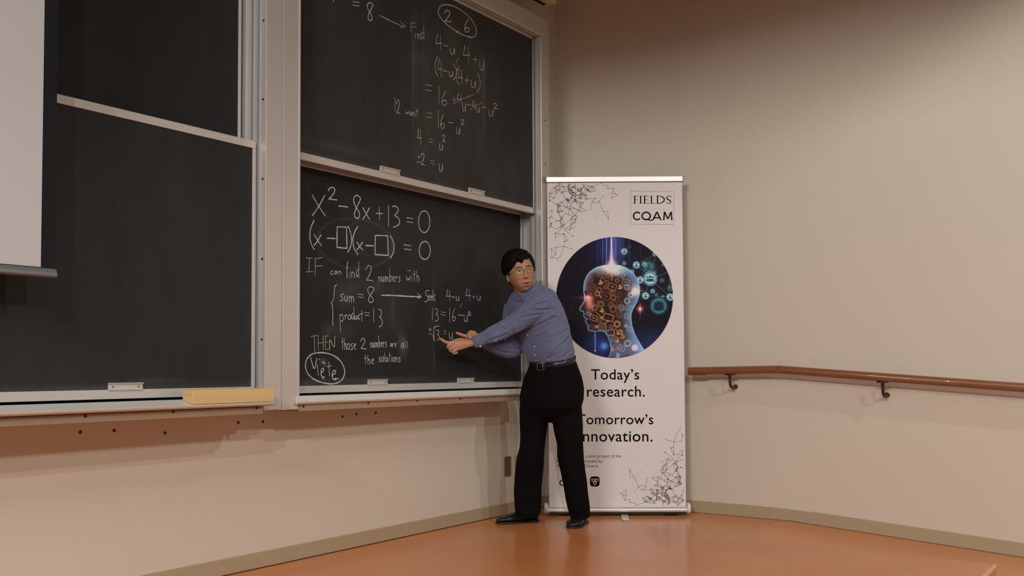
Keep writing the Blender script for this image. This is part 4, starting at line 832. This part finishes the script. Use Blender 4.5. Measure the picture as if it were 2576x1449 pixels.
def limb(pts, s=1.0, n=24):                                      # (px, py, depth, half width px, half depth px)
    P = [vp(*q[:3]) for q in pts]; R = []
    for i, q in enumerate(pts):
        t = P[min(i+1, len(P)-1)]-P[max(i-1, 0)]; t /= np.linalg.norm(t)
        e1 = np.cross(t, [0, 0, 1]); e1 /= np.linalg.norm(e1); e2 = np.cross(t, e1); k = q[2]/F_PX*s
        R.append(ell(P[i], e1, q[3]*k, e2, (q[4] if len(q) > 4 else q[3])*k, n))
    return R
def dense(pts, m=4):                                             # Catmull-Rom in-betweens
    A = np.array([list(q)+[q[3]]*(5-len(q)) for q in pts], float); A = np.vstack([2*A[0]-A[1], A, 2*A[-1]-A[-2]]); out = []
    for i in range(1, len(A)-2):
        for j in range(m):
            t = j/m; p0, p1, p2, p3 = A[i-1:i+3]
            out.append(.5*(2*p1+(p2-p0)*t+(2*p0-5*p1+4*p2-p3)*t*t+(3*p1-p0-3*p2+p3)*t**3))
    out.append(A[-2]); return [tuple(x) for x in out]
def remeshed(lofts, name, voxel, smooth=4, fac=.5, pre=None):    # one continuous skin over all the lofts
    me = lofts.mesh(name+'_src'); o = bpy.data.objects.new(name+'_src', me); COL.objects.link(o)
    r = o.modifiers.new('r', 'REMESH'); r.mode = 'VOXEL'; r.voxel_size = voxel; r.use_smooth_shade = True
    if smooth: sm_ = o.modifiers.new('s', 'SMOOTH'); sm_.factor = fac; sm_.iterations = smooth
    dg = bpy.context.evaluated_depsgraph_get(); me2 = bpy.data.meshes.new_from_object(o.evaluated_get(dg)); me2.name = name
    bpy.data.objects.remove(o); bpy.data.meshes.remove(me)
    me2.polygons.foreach_set('use_smooth', [True]*len(me2.polygons)); return me2
def coords(me): v = np.zeros(len(me.vertices)*3); me.vertices.foreach_get('co', v); return v.reshape(-1, 3)
def normals(me):
    v = np.zeros(len(me.vertices)*3, np.float32); me.vertex_normals.foreach_get('vector', v); return v.reshape(-1, 3)
def to_px(v): r = v-EYE; d = r@FW; return CX+F_PX*(r@RT)/d, CY-F_PX*(r@UP)/d, d
# ---- key measures of the pose (image column, row, depth)
TORSO = [(1338,1442,915,5.555,.70),(1331,1442,897,5.56,.70),(1319,1441,880,5.565,.68),(1310,1437,860,5.575,.66),(1301,1432,838,5.585,.64),(1290,1427,815,5.60,.62),(1279,1418,790,5.61,.60),(1276,1411,770,5.62,.58),(1279,1403,755,5.625,.56),(1286,1394,741,5.63,.55),(1296,1383,729,5.635,.55),(1309,1366,718,5.64,.6)]
HIPS = [(1337,1443,906,5.555,.74),(1331,1451,925,5.555,.76),(1324,1460,946,5.555,.8),(1316,1464,975,5.555,.8),(1311,1464,1002,5.555,.8),(1313,1459,1022,5.555,.76),(1330,1444,1042,5.556,.74),(1352,1424,1056,5.557,.72),(1376,1398,1064,5.558,.7)]
LEGF = [(1347,985,5.60,34,40),(1346,1030,5.605,38.5,43),(1342,1075,5.615,35,40),(1340,1112,5.625,32.5,38),(1338,1132,5.63,32,37),(1334,1161,5.645,35,37),(1329,1211,5.665,35.2,36),(1327,1244,5.675,35,36),(1328,1277,5.685,32.5,35),(1328,1291,5.69,30.5,34)]
LEGN = [(1424,985,5.52,36,42),(1426,1030,5.52,38.5,44),(1428,1070,5.52,38,42),(1433.5,1112,5.525,33.5,39),(1436,1145,5.535,33.8,38),(1441,1178,5.55,31.5,36),(1445.5,1211,5.565,30.7,35),(1450,1244,5.585,29.3,34),(1456,1277,5.605,28.3,33),(1461,1301,5.615,25,31)]
ARMN = [(1376,757,5.505,27,29),(1360,766,5.495,30,31),(1336,784,5.475,28.5,30),(1308,804,5.46,25.5,27),(1287,818,5.445,23.5,25),(1262,831,5.43,22.5,23),(1237,842,5.415,20.5,21),(1216,851,5.405,17,17.5),(1204,857,5.395,15,15.5)]
CUFN = [(1216,851.5,5.405,16.4,16.8),(1206,856,5.397,16.2,16.6),(1191,862.5,5.388,15.4,15.8)]
ARMF = [(1292,768,5.76,24,28),(1289,800,5.74,25,27),(1291,840,5.70,24,26),(1296,872,5.66,23.5,25),(1284,879,5.63,23,24),(1262,876,5.60,21,22),(1238,867,5.57,18,19),(1216,857,5.55,14.5,15)]
# ---- hands: wrist, palm, five fingers each (fingertip last)
NH = {'wrist': [(1216,851.5,5.405,9.6,8),(1196,860,5.392,9.2,7.6),(1186,863,5.387,9.0,7.2),(1176,864.5,5.383,9.6,6.8)],
 'palm': [(1178,864.5,5.383,9.4,6.5),(1166,866,5.378,11.8,6.6),(1153,868,5.374,13.6,6.8),(1143,868.5,5.372,12.4,6.4),(1139,868.5,5.371,9.5,5.2)],
 'fingers': [[(1143,860,5.371,4.8),(1134,862,5.366,4.6),(1126,861.8,5.362,4.2),(1119.5,859.5,5.360,4.0),(1113,855.8,5.357,3.8),(1108.6,852.4,5.356,3.1)],
             [(1145,864.5,5.368,4.3),(1135,867,5.360,4.1),(1127,870.3,5.359,4.0),(1127.5,874.4,5.366,3.7),(1136,875.8,5.374,3.4),(1143,873.5,5.378,3.0)],
             [(1147,871.2,5.366,4.2),(1139,875,5.358,4.0),(1132.5,879,5.358,3.9),(1134,883,5.365,3.6),(1142,883.2,5.373,3.3),(1148,880.7,5.377,2.9)],
             [(1151,877.5,5.367,4.0),(1145.5,881.5,5.360,3.9),(1140.5,885.3,5.361,3.8),(1142.5,888.6,5.368,3.6),(1149,887,5.374,3.3)],
             [(1172,858,5.388,5.4),(1160,855,5.392,5.2),(1149,856,5.394,4.6),(1141,858.5,5.393,4.0),(1137,860.5,5.391,3.3)]]}
FH = {'wrist': [(1220,858,5.55,9,8),(1206,853.5,5.545,8.6,7.4),(1196,850,5.54,8.6,7)],
 'palm': [(1198,850.5,5.54,8.8,6.4),(1188,848.5,5.537,10.2,6.6),(1178,846.5,5.535,9.6,6.4),(1173,845.5,5.534,7.2,5.4)],
 'fingers': [[(1176,846.5,5.534,4.6),(1168,844.5,5.532,4.3),(1160.5,842,5.531,4.1),(1154,839.6,5.530,3.9),(1149,837.6,5.529,3.1)],
             [(1178,843,5.530,4.5),(1180.5,837.5,5.526,4.2),(1185,834.5,5.524,4.0),(1188.5,838,5.523,3.6),(1186.5,842.5,5.524,3.2)],
             [(1183,842.5,5.529,4.4),(1188,836.5,5.525,4.1),(1193,836,5.522,3.9),(1195,840.5,5.521,3.5),(1192,844.5,5.522,3.1)],
             [(1189,844,5.529,4.1),(1194,839.5,5.525,3.8),(1198.5,840.5,5.523,3.5),(1198.5,845,5.523,3.0)],
             [(1194,853,5.534,5.0),(1186,851.5,5.528,4.7),(1180,847.5,5.524,4.3),(1178.5,842.5,5.522,3.4)]]}
def add_hand(L, H):
    L.rings(limb(dense(H['wrist']))); L.rings(limb(dense(H['palm'])))
    for fg in H['fingers']:
        L.rings(limb(dense(fg), n=16))
        for q in fg: L.ball(vp(*q[:3]), q[3]*q[2]/F_PX*.99, 8)
# ---- head: radial shape with features, in head axes (x his left seen from the front = right, y back, z up)
HC = vp(1310.0, 686.0, 5.575)
def rotm():
    ps, ph, pt = math.radians(15), math.radians(9.5), math.radians(-2)
    Rz = np.array([[math.cos(ps), -math.sin(ps), 0], [math.sin(ps), math.cos(ps), 0], [0, 0, 1]])
    Rx = np.array([[1, 0, 0], [0, math.cos(pt), -math.sin(pt)], [0, math.sin(pt), math.cos(pt)]])
    Ry = np.array([[math.cos(ph), 0, -math.sin(ph)], [0, 1, 0], [math.sin(ph), 0, math.cos(ph)]])
    return Ry@Rz@Rx
HR = rotm()
def head_w(P):                                                   # head axes -> world
    Q = np.asarray(P)@HR.T; return vw(np.stack([HC[0]+Q[:, 0], HC[1]+Q[:, 2], HC[2]+Q[:, 1]], 1))
def head_l(Wd):                                                  # world -> head axes
    r = Wd-EYE; Q = np.stack([r@RT-HC[0], r@FW-HC[2], r@UP-HC[1]], 1); return Q@HR
def sphere(nu, nv):
    T, Ph = np.meshgrid(np.linspace(0, 2*math.pi, nu, endpoint=False), np.linspace(.02, math.pi-.02, nv))
    D = np.stack([np.sin(Ph)*np.cos(T), np.sin(Ph)*np.sin(T), -np.cos(Ph)], -1).reshape(-1, 3)
    F = [(i*nu+k, i*nu+(k+1) % nu, (i+1)*nu+(k+1) % nu, (i+1)*nu+k) for i in range(nv-1) for k in range(nu)]
    F += [tuple(range(nu))[::-1], tuple(range((nv-1)*nu, nv*nu))]; return D, F
def skull(D):
    x, y, z = D.T; up = z > 0
    ax = np.where(up, .0765, .0745); ay = np.where(y < 0, .090, np.where(up, .100, .096)); az = np.where(up, .112, .121)
    p = np.where(up, 2.15, 2.35); r = (np.abs(x/ax)**p+np.abs(y/ay)**p+np.abs(z/az)**p)**(-1/p)
    P = D*r[:, None]; zz = P[:, 2]
    k = np.clip((-zz-.03)/.09, 0, 1); P[:, 0] *= 1-.36*k**1.1     # jaw narrows
    bk = np.clip(P[:, 1]/.09, 0, 1)*np.clip((-zz-.02)/.08, 0, 1); P[:, 1] -= .05*bk
    return P
def face(P):
    x, y, z = P[:, 0].copy(), P[:, 1], P[:, 2].copy(); ax = np.abs(x); g = lambda a, b: np.exp(-a*a-b*b); fr = np.clip((-y-.02)/.03, 0, 1)
    tn = np.clip((.014-z)/.052, 0, 1); nose = (.005+.018*tn**1.2)*np.exp(-(x/(.0075+.005*tn))**2)/(1+np.exp((-z-.0455)/.0028))*(z < .03)*np.clip((.03-z)/.012, 0, 1)
    d = nose + .007*g((ax-.0125)/.0075, (z+.040)/.0075)
    d += -.0085*g((ax-.032)/.018, (z-.001)/.0115) + .0052*g((ax-.032)/.0125, (z+.0005)/.0075) + .0038*g((ax-.03)/.02, (z-.020)/.008)
    d += .0045*g((ax-.05)/.018, (z+.024)/.02) + .006*g(x/.03, (z+.072)/.026) - .003*g((ax-.03)/.008, (z+.055)/.018)
    d += .0042*g(x/.019, (z+.0665)/.0048) + .0058*g(x/.016, (z+.0845)/.0058) - .0075*g(x/.0185, (z+.0752)/.0036) - .003*g(x/.022, (z+.0965)/.005) + .0065*g(x/.022, (z+.110)/.011)
    P = P.copy(); P[:, 1] -= d*fr; return P
D_, F_ = sphere(180, 150)
HEADP = face(skull(D_))
def ear(s):
    D, F = sphere(22, 16); P = D*np.array([.0075, .0165, .030]); P[:, 0] += .006*(P[:, 1]/.0165); P[:, 0] -= .004*np.exp(-(P[:, 1]/.009)**2-((P[:, 2]-.004)/.016)**2)
    P[:, 1] += -.003*P[:, 2]/.03; P[:, 0] = s*(P[:, 0]+.0755); P[:, 1] += .016; P[:, 2] -= .014; return P, F
# ---- skin: head, neck, trunk, arms, hands and legs as one surface
B = Lofts()
B.world(head_w(HEADP), F_)
for s in (-1, 1): e_ = ear(s); B.world(head_w(e_[0]), e_[1])
B.rings(limb(dense([(1331,752,5.635,30,28),(1326,738,5.625,27,26),(1319,722,5.605,25.5,26),(1313,702,5.595,25,27),(1310,688,5.595,22,24)])))
B.rings([hring(l, r, y, d, k, .86) for l, r, y, d, k in TORSO]); B.rings([hring(l, r, y, d, k, .80) for l, r, y, d, k in HIPS[:6]])
for a in (ARMN, ARMF): B.rings(limb(dense([q[:3]+(q[3]*.66, q[4]*.66) for q in a])))
for lg in (LEGF, LEGN): B.rings(limb(dense([q[:3]+(q[3]*.68, q[4]*.68) for q in lg])))
add_hand(B, NH); add_hand(B, FH)
bme = remeshed(B, 'person', .0022, 2, .5)
V = coords(bme); Lh = head_l(V); x, y, z = Lh.T; ax = np.abs(x); head = (np.abs(z) < .14) & (np.abs(y) < .13) & (ax < .1)
fr = head & (y < -.03)
skin = np.array([.455, .235, .138]); C_ = np.tile(skin, (len(V), 1))
def paint(col, a): C_[:] = C_*(1-a[:, None]) + np.array(col)*a[:, None]
g2 = lambda a, b: np.exp(-a*a-b*b)
paint((.46, .17, .10), .5*fr*(g2((ax-.045)/.02, (z+.035)/.02)+g2(x/.014, (z+.036)/.012)))
lips = fr*(np.clip(1.25-((x/.0205)**2+((z+.0755)/.0125)**2), 0, 1) > .25); paint((.36, .115, .085), .75*lips)
paint((.06, .02, .018), .9*fr*(((x/.0155)**2+((z+.0752)/.0026)**2) < 1))
bz = z-.0205-.0045*np.clip((ax-.012)/.022, 0, 1)+.0042*np.clip((ax-.036)/.018, 0, 1); sg = lambda t: 1/(1+np.exp(-np.clip(t, -40, 40)))
paint((.022, .014, .010), .9*fr*sg((.0046*np.clip(1.3-(ax-.028)/.03, .45, 1)-np.abs(bz))/.0007)*sg((ax-.011)/.0015)*sg((.053-ax)/.002))
eye = fr & ((((ax-.032)/.0138)**2+((z+.0005)/.0048)**2) < 1); paint((.50, .44, .40), 1.0*eye)
gx_ = x-np.sign(x)*.032-.0035
paint((.020, .010, .007), 1.0*(eye & ((gx_/.0058)**2+(z/.0058)**2 < 1)))
paint((.05, .022, .016), .8*fr*((np.abs(z-.0048-.0012*0) < .0014) & (np.abs(ax-.032) < .0145)))
paint((.20, .075, .045), .7*fr*g2((ax-.0075)/.0035, (z+.0475)/.0028))
pxv, pyv, dv = to_px(V); hand = (pxv < 1225) & (pyv > 825) & (pyv < 900)
C_[hand] = C_[hand]*np.array([1.08, 1.02, 1.0])
ca = bme.attributes.new('tint', 'FLOAT_COLOR', 'POINT'); ca.data.foreach_set('color', np.concatenate([C_, np.ones((len(V), 1))], 1).astype(np.float32).ravel())
def skin_mat():
    m, N, L, p = new_mat('skin'); a = N.new('ShaderNodeAttribute'); a.attribute_name = 'tint'; L.new(a.outputs['Color'], p.inputs['Base Color'])
    p.inputs['Roughness'].default_value = .48; p.inputs['Subsurface Weight'].default_value = .12; p.inputs['Subsurface Radius'].default_value = (.012, .005, .003); p.inputs['Subsurface Scale'].default_value = 1.0
    return m
bme.materials.clear(); bme.materials.append(skin_mat())
man = bpy.data.objects.new('person', bme); COL.objects.link(man)
tag(man, 'man in blue shirt and black trousers pointing at the lower right chalkboard', 'person')
def part(name, me, m, parent=None):
    me.materials.clear(); me.materials.append(m); o = bpy.data.objects.new(name, me); COL.objects.link(o); o.parent = parent or man; return o
# ---- shirt
def cloth(name, col, scale=900, rough=.8, sheen=.2, spec=.25):
    m, N, L, p = new_mat(name); tc = N.new('ShaderNodeTexCoord'); n = N.new('ShaderNodeTexNoise'); n.inputs['Scale'].default_value = scale; n.inputs['Detail'].default_value = 2; L.new(tc.outputs['Object'], n.inputs['Vector'])
    mx = N.new('ShaderNodeMix'); mx.data_type = 'RGBA'; L.new(n.outputs['Fac'], mx.inputs[0]); mx.inputs[6].default_value = (*[c*.8 for c in col], 1); mx.inputs[7].default_value = (*[c*1.2 for c in col], 1)
    L.new(mx.outputs[2], p.inputs['Base Color']); p.inputs['Roughness'].default_value = rough; p.inputs['Sheen Weight'].default_value = sheen; p.inputs['Specular IOR Level'].default_value = spec
    return m
M['shirt'] = cloth('blue_shirt_cotton', (.135, .150, .255)); M['trouser'] = cloth('black_trouser_wool', (.0062, .0052, .0052), 600, .95, 0, .08)
S = Lofts()
S.rings([hring(l, r, y, d, k, 1.0, 2.25, .16*np.clip((y-850)/60, 0, 1)) for l, r, y, d, k in TORSO]); S.rings(limb(dense(ARMN))); S.rings(limb(dense(ARMF)))
S.ball(vp(1377, 754, 5.53), np.array([27, 29, 30])*5.53/F_PX)
sme = remeshed(S, 'shirt', .0036, 16, .6)
V = coords(sme); N_s = normals(sme); px_, py_, d_ = to_px(V); zx, zy = (px_-1100)/.276, (py_-600)/.276
CR = [([(1010,470),(940,490),(880,540),(850,570)],5),([(1000,580),(900,600),(820,630),(790,650)],5),([(1060,640),(950,655),(860,650),(770,680)],5),([(920,690),(800,715),(700,730)],4),([(1065,715),(980,760),(900,800),(800,845),(735,870)],8),([(660,790),(620,830),(570,800)],4),([(550,780),(480,850),(430,905)],6),([(720,740),(690,800),(700,860)],4),([(1075,715),(1130,755),(1185,800)],4),([(1205,900),(1100,1000),(1010,1090)],5),([(1165,960),(1080,1060),(1000,1100)],4),([(1228,1010),(1150,1080)],4),([(870,510),(810,600),(765,660)],5),([(1000,860),(900,900),(840,960)],3),([(830,640),(760,690),(720,720)],4),([(640,870),(560,900),(480,930)],3),([(1190,830),(1100,880),(1020,900)],3),([(600,980),(680,1010),(760,1000)],4),([(500,1000),(600,1040),(700,1040)],3)]
fc_ = np.clip(-(N_s@FW)*1.6, 0, 1); disp = np.zeros(len(V))
for pl, a in CR:
    dd = seg_dist(zx, zy, pl, False); disp += (-a*np.exp(-(dd/9)**2) + .45*a*np.exp(-((dd-22)/12)**2))*.0015
from mathutils import noise as mnoise
nz = np.array([mnoise.noise(Vector((v[0]*9+v[1]*4, v[1]*9, v[2]*22+v[0]*10))) for v in V]); nz2 = np.array([mnoise.noise(Vector((v[0]*22, v[1]*22, v[2]*48))) for v in V])
V = V + N_s*((disp*fc_) + .0034*nz + .0014*nz2)[:, None]; sme.vertices.foreach_set('co', V.astype(np.float32).ravel()); sme.update()
shirt = part('shirt', sme, M['shirt'])
def sub_lofts(name, L, m, parent, voxel=None, sm_=2):
    me = remeshed(L, name, voxel, sm_) if voxel else L.mesh(name)
    if not voxel: me.polygons.foreach_set('use_smooth', [True]*len(me.polygons))
    return part(name, me, m, parent)
L = Lofts(); L.rings(limb(dense(CUFN))); sub_lofts('cuff', L, M['shirt'], shirt, .003, 2)
L = Lofts(); L.rings(limb(dense([(1222,859.5,5.555,14.5,15),(1213,856,5.548,14.6,15),(1204,853,5.544,13.4,13.6)]))); sub_lofts('cuff', L, M['shirt'], shirt, .003, 2)
# collar: a band round the neck and two turned-down points
L = Lofts(); L.rings(limb(dense([(1330,750,5.635,33,31),(1326,739,5.627,31,30),(1322,729,5.618,29.5,29)]))); L.rings(limb(dense([(1329,748,5.63,36,34),(1325,738,5.62,33,32)])))
sub_lofts('collar', L, M['shirt'], shirt, .003, 2)
def flap(pts, d0):
    mb = MB(); P = [vw(vp(*q)) for q in pts]; Q = [vw(vp(q[0], q[1], q[2]+.006)) for q in pts]; n = len(P)
    mb.add(P+Q, [tuple(range(n)), tuple(range(n, 2*n))[::-1]] + [(i, (i+1) % n, n+(i+1) % n, n+i) for i in range(n)]); o = mb.build('collar_point', M['shirt'], None, bevel=.0015); o.parent = shirt
flap([(1343,714,5.555),(1354,722,5.535),(1352,740,5.505),(1338,757,5.49),(1330,746,5.515)], 0)
flap([(1295,733,5.565),(1309,741,5.535),(1314,758,5.525),(1299,756,5.565),(1290,746,5.60)], 0)
M['button'] = mat('white_shirt_button', (.72, .70, .70), .3)
from mathutils.bvhtree import BVHTree
tree_s = BVHTree.FromPolygons([Vector(v) for v in V], [tuple(p.vertices) for p in sme.polygons])
def on_shirt(px, py):
    h = tree_s.ray_cast(Vector(EYE), Vector(ray(px, py)).normalized()); return h
for px, py, r in ((1326.5,842,.0048),(1344.5,872,.0048),(1345.5,893,.0045),(1247,857,.0045)):
    h = on_shirt(px, py)
    if h[0]: MB().tube([h[0]-h[1]*.001, h[0]+h[1]*.0022, h[0]+h[1]*.0026], [r, r, r*.7], 12).build('button', M['button'], None).parent = shirt
cb_ = Vector(vw(vp(1208.5, 871, 5.372))); n_ = Vector(-FW*.8-UP*.45).normalized()
MB().tube([cb_, cb_+n_*.0035, cb_+n_*.004], [.0055, .0055, .004], 12).build('button', M['button'], None).parent = shirt
# ---- trousers, belt
T = Lofts(); T.rings([hring(l, r, y, d, k, 1.0, 2.3, .16*np.clip((950-y)/45, 0, 1)) for l, r, y, d, k in HIPS])
for lg in (LEGF, LEGN): T.rings(limb(dense(lg), n=28))
tme = remeshed(T, 'trousers', .0045, 6, .5)
V = coords(tme); N_s = normals(tme); nz = np.array([mnoise.noise(Vector((v[0]*7, v[1]*7, v[2]*9+v[0]*6))) for v in V]); px_, py_, d_ = to_px(V); disp = .004*nz
for pl, a in (([(1430,1235),(1448,1255),(1462,1290)],5),([(1420,1090),(1440,1180),(1452,1260)],-2.5),([(1330,1040),(1332,1130),(1318,1230)],-2.5),([(1383,1060),(1360,1020),(1345,980)],5),([(1384,1060),(1410,1020)],4),([(1298,1262),(1330,1275),(1352,1262)],5),([(1436,1290),(1465,1298)],4)):
    disp += -a*.001*np.exp(-(seg_dist(px_, py_, pl, False)/4.0)**2)*np.clip(-(N_s@FW)*1.5, 0, 1)
V = V+N_s*disp[:, None]; tme.vertices.foreach_set('co', V.astype(np.float32).ravel()); tme.update()
trousers = part('trousers', tme, M['trouser'])
M['leather'] = mat('black_leather', (.013, .011, .012), .3, spec=.5)
L = Lofts(); L.rings([hring(1336.5, 1443.5, y, 5.555, .74, sc, 2.3, .16) for y, sc in ((901, 1.0), (902, 1.03), (914, 1.045), (916, 1.02))]); belt = sub_lofts('belt', L, M['leather'], man)
bc = vp(1361, 922, 5.448); bu_, bw_ = np.array([.78, .11, -.55]), np.array([-.05, 1, 0.0]); bu_ /= np.linalg.norm(bu_)
mb = MB(); q = lambda a, b: Vector(vw(bc+bu_*a+bw_*b))
cr = [(-.026, -.019), (.026, -.019), (.026, .019), (-.026, .019), (-.026, -.019)]
mb.tube([q(a, b) for a, b in cr], .0022, 8); mb.tube([q(.012, -.019), q(.012, .019)], .002, 8)
bk_ = mb.build('buckle', mat('steel_buckle', (.62, .58, .54), .25, metal=.9), None, smooth=True); bk_.parent = belt
# ---- hair
Dh, Fh = sphere(260, 150); P = skull(Dh); x, y, z = P.T
fz = .060+.013*np.clip((x+.01)/.06, -1, 1)-.012*np.exp(-((x+.004)/.012)**2)-.02*np.clip((-x-.035)/.03, 0, 1)+.004*np.sin(x*150)   # hairline over the forehead
side = np.clip((np.abs(x)-.050)/.016, 0, 1); sz = .006-.020*np.exp(-((y+.022)/.012)**2)
low = np.where(y < -.02, fz*(1-side)+(.012+.02*np.clip((-y-.03)/.04, 0, 1))*side, np.where(y < .038, sz, sz-.075*np.clip((y-.038)/.03, 0, 1)))
k = 1/(1+np.exp(-(z-low)/.0028)); th = .009+.017*np.clip((z-.0)/.08, 0, 1)+.006*np.clip(y/.09, 0, 1)+.007*np.exp(-((x+.02)/.035)**2)*np.clip((z-.06)/.05, 0, 1)*np.clip((-y+.05)/.08, 0, 1)
th += (.013*np.clip(-x/.05, 0, 1)+.010*np.clip(y/.06, 0, 1))*np.clip((z+.01)/.04, 0, 1)
st = np.array([mnoise.noise(Vector((p[0]*38+p[1]*12, p[1]*26-p[0]*10, p[2]*14))) for p in P]); st2 = np.array([mnoise.noise(Vector((p[0]*110+p[1]*40, p[1]*70, p[2]*26))) for p in P])
off = -.012*(1-k)+k*(th+.0042*st+.0024*st2); nrm = P/np.linalg.norm(P, axis=1)[:, None]; HP = P+nrm*off[:, None]
hme = bpy.data.meshes.new('hair'); hme.from_pydata(head_w(HP).tolist(), [], Fh); bm = bmesh.new(); bm.from_mesh(hme); bmesh.ops.recalc_face_normals(bm, faces=bm.faces); bm.to_mesh(hme); bm.free(); hme.polygons.foreach_set('use_smooth', [True]*len(hme.polygons))
hair = part('hair', hme, mat('black_hair', (.0048, .004, .0045), .7, spec=.14))
# ---- glasses
M['wire'] = mat('thin_gold_wire', (.20, .12, .085), .35, metal=.8)
def rim(s):
    pts = []
    for t in np.linspace(0, 2*math.pi, 33):
        c, sn = math.cos(t), math.sin(t); pts.append((s*.033+.0235*math.copysign(abs(c)**.7, c), -.106+.020*((s*.033+.0235*c)/.05)**2, -.004+.0155*math.copysign(abs(sn)**.75, sn)))
    return np.array(pts)
mb = MB()
for s in (-1, 1): mb.tube([Vector(p) for p in head_w(rim(s))], .0009, 6, cap=False)
mb.tube([Vector(p) for p in head_w(np.array([(-.0105, -.1055, .002), (-.004, -.1085, .005), (.004, -.1085, .005), (.0105, -.1055, .002)]))], .0009, 6)
for s in (-1, 1): mb.tube([Vector(p) for p in head_w(np.array([(s*.0565, -.085, .002), (s*.070, -.070, .003), (s*.079, -.01, .002), (s*.080, .016, -.002)]))], .0010, 6)
gl = mb.build('glasses', M['wire'], None, smooth=True); gl.parent = man
m, N_, L_n, p_ = new_mat('lens_glass'); tr_ = N_.new('ShaderNodeBsdfTransparent'); gs = N_.new('ShaderNodeBsdfGlossy'); gs.inputs['Roughness'].default_value = .05; mxs = N_.new('ShaderNodeMixShader'); mxs.inputs[0].default_value = .05
L_n.new(tr_.outputs[0], mxs.inputs[1]); L_n.new(gs.outputs[0], mxs.inputs[2]); L_n.new(mxs.outputs[0], N_['Material Output'].inputs['Surface'])
for s in (-1, 1):
    r_ = head_w(rim(s)[:-1]); c_ = r_.mean(0); lm = MB().add(list(r_)+[c_-FW*.001], [(i, (i+1) % 32, 32) for i in range(32)]); lo_ = lm.build('lens', m, None); lo_.parent = gl
# ---- shoes
def shoe(heel, toe, w=.047):
    hx_, tx_ = np.array(heel), np.array(toe); ax_ = tx_-hx_; Ln = np.linalg.norm(ax_); ax_ /= Ln; sd = np.array([-ax_[1], ax_[0], 0]); L = Lofts(); So = Lofts()
    prof = [(.0,.55,.055,.066),(.03,.72,.050,.082),(.10,.80,.046,.096),(.20,.80,.043,.100),(.30,.80,.040,.094),(.42,.84,.036,.078),(.55,.95,.033,.062),(.70,1.0,.030,.052),(.82,.95,.028,.046),(.92,.76,.026,.040),(.975,.48,.022,.034),(1.0,.22,.018,.028)]
    R = []; RS = []
    for s, wk, mid, top in prof:
        c = hx_+ax_*Ln*s; r = []
        for t in np.linspace(0, 2*math.pi, 26, endpoint=False):
            cs, sn = math.cos(t), math.sin(t); zz = .012+(top-.012)*(.5+.5*math.copysign(abs(sn)**.8, sn)); wx = w*wk*math.copysign(abs(cs)**.75, cs)*(1-.38*max(0, (zz-.03)/.07))
            r.append(c+sd*wx+np.array([0, 0, zz]))
        R.append(np.array(r))
        r = []
        for t in np.linspace(0, 2*math.pi, 26, endpoint=False):
            cs, sn = math.cos(t), math.sin(t); z0 = 0.0 if (s < .3 or s > .42) else .004
            r.append(c+ax_*(.004*(s-.5))+sd*(w*wk+.0012)*math.copysign(abs(cs)**.6, cs)+np.array([0, 0, z0+(.0125-z0)*(.5+.5*math.copysign(abs(sn)**.25, sn))]))
        RS.append(np.array(r))
    for LL, RR in ((L, R), (So, RS)):
        n = 26; VV = np.concatenate(RR); FF = [(i*n+k, i*n+(k+1) % n, (i+1)*n+(k+1) % n, (i+1)*n+k) for i in range(len(RR)-1) for k in range(n)]+[tuple(range(n))[::-1], tuple((len(RR)-1)*n+k for k in range(n))]; LL.world(VV, FF)
    me = L.mesh('shoe'); me.polygons.foreach_set('use_smooth', [True]*len(me.polygons)); o = part('shoe', me, M['leather'])
    sd_ = o.modifiers.new('s', 'SUBSURF'); sd_.levels = 1; sd_.render_levels = 2
    me = So.mesh('sole'); part('sole', me, mat('dark_sole', (.02, .015, .013), .6), o)
    lc = MB()
    for q in (.36, .42, .48):
        c = hx_+ax_*Ln*q; zt = np.interp(q, [p[0] for p in prof], [p[3] for p in prof])+.0015
        lc.tube([Vector(c+sd*w*a_+np.array([0, 0, zt-.02*abs(a_)**2*4])) for a_ in (-.42, -.2, 0, .2, .42)], .002, 6)
    lc.build('laces', M['leather'], None).parent = o
h_, t_ = on_z(1352, 1311), on_z(1249, 1318.5); shoe(h_, t_)
t_ = on_z(1438, 1330.5); h_ = t_ + (RT*.085+np.array([FW[0], FW[1], 0])*.245); h_[2] = 0; shoe(h_, t_, .05)
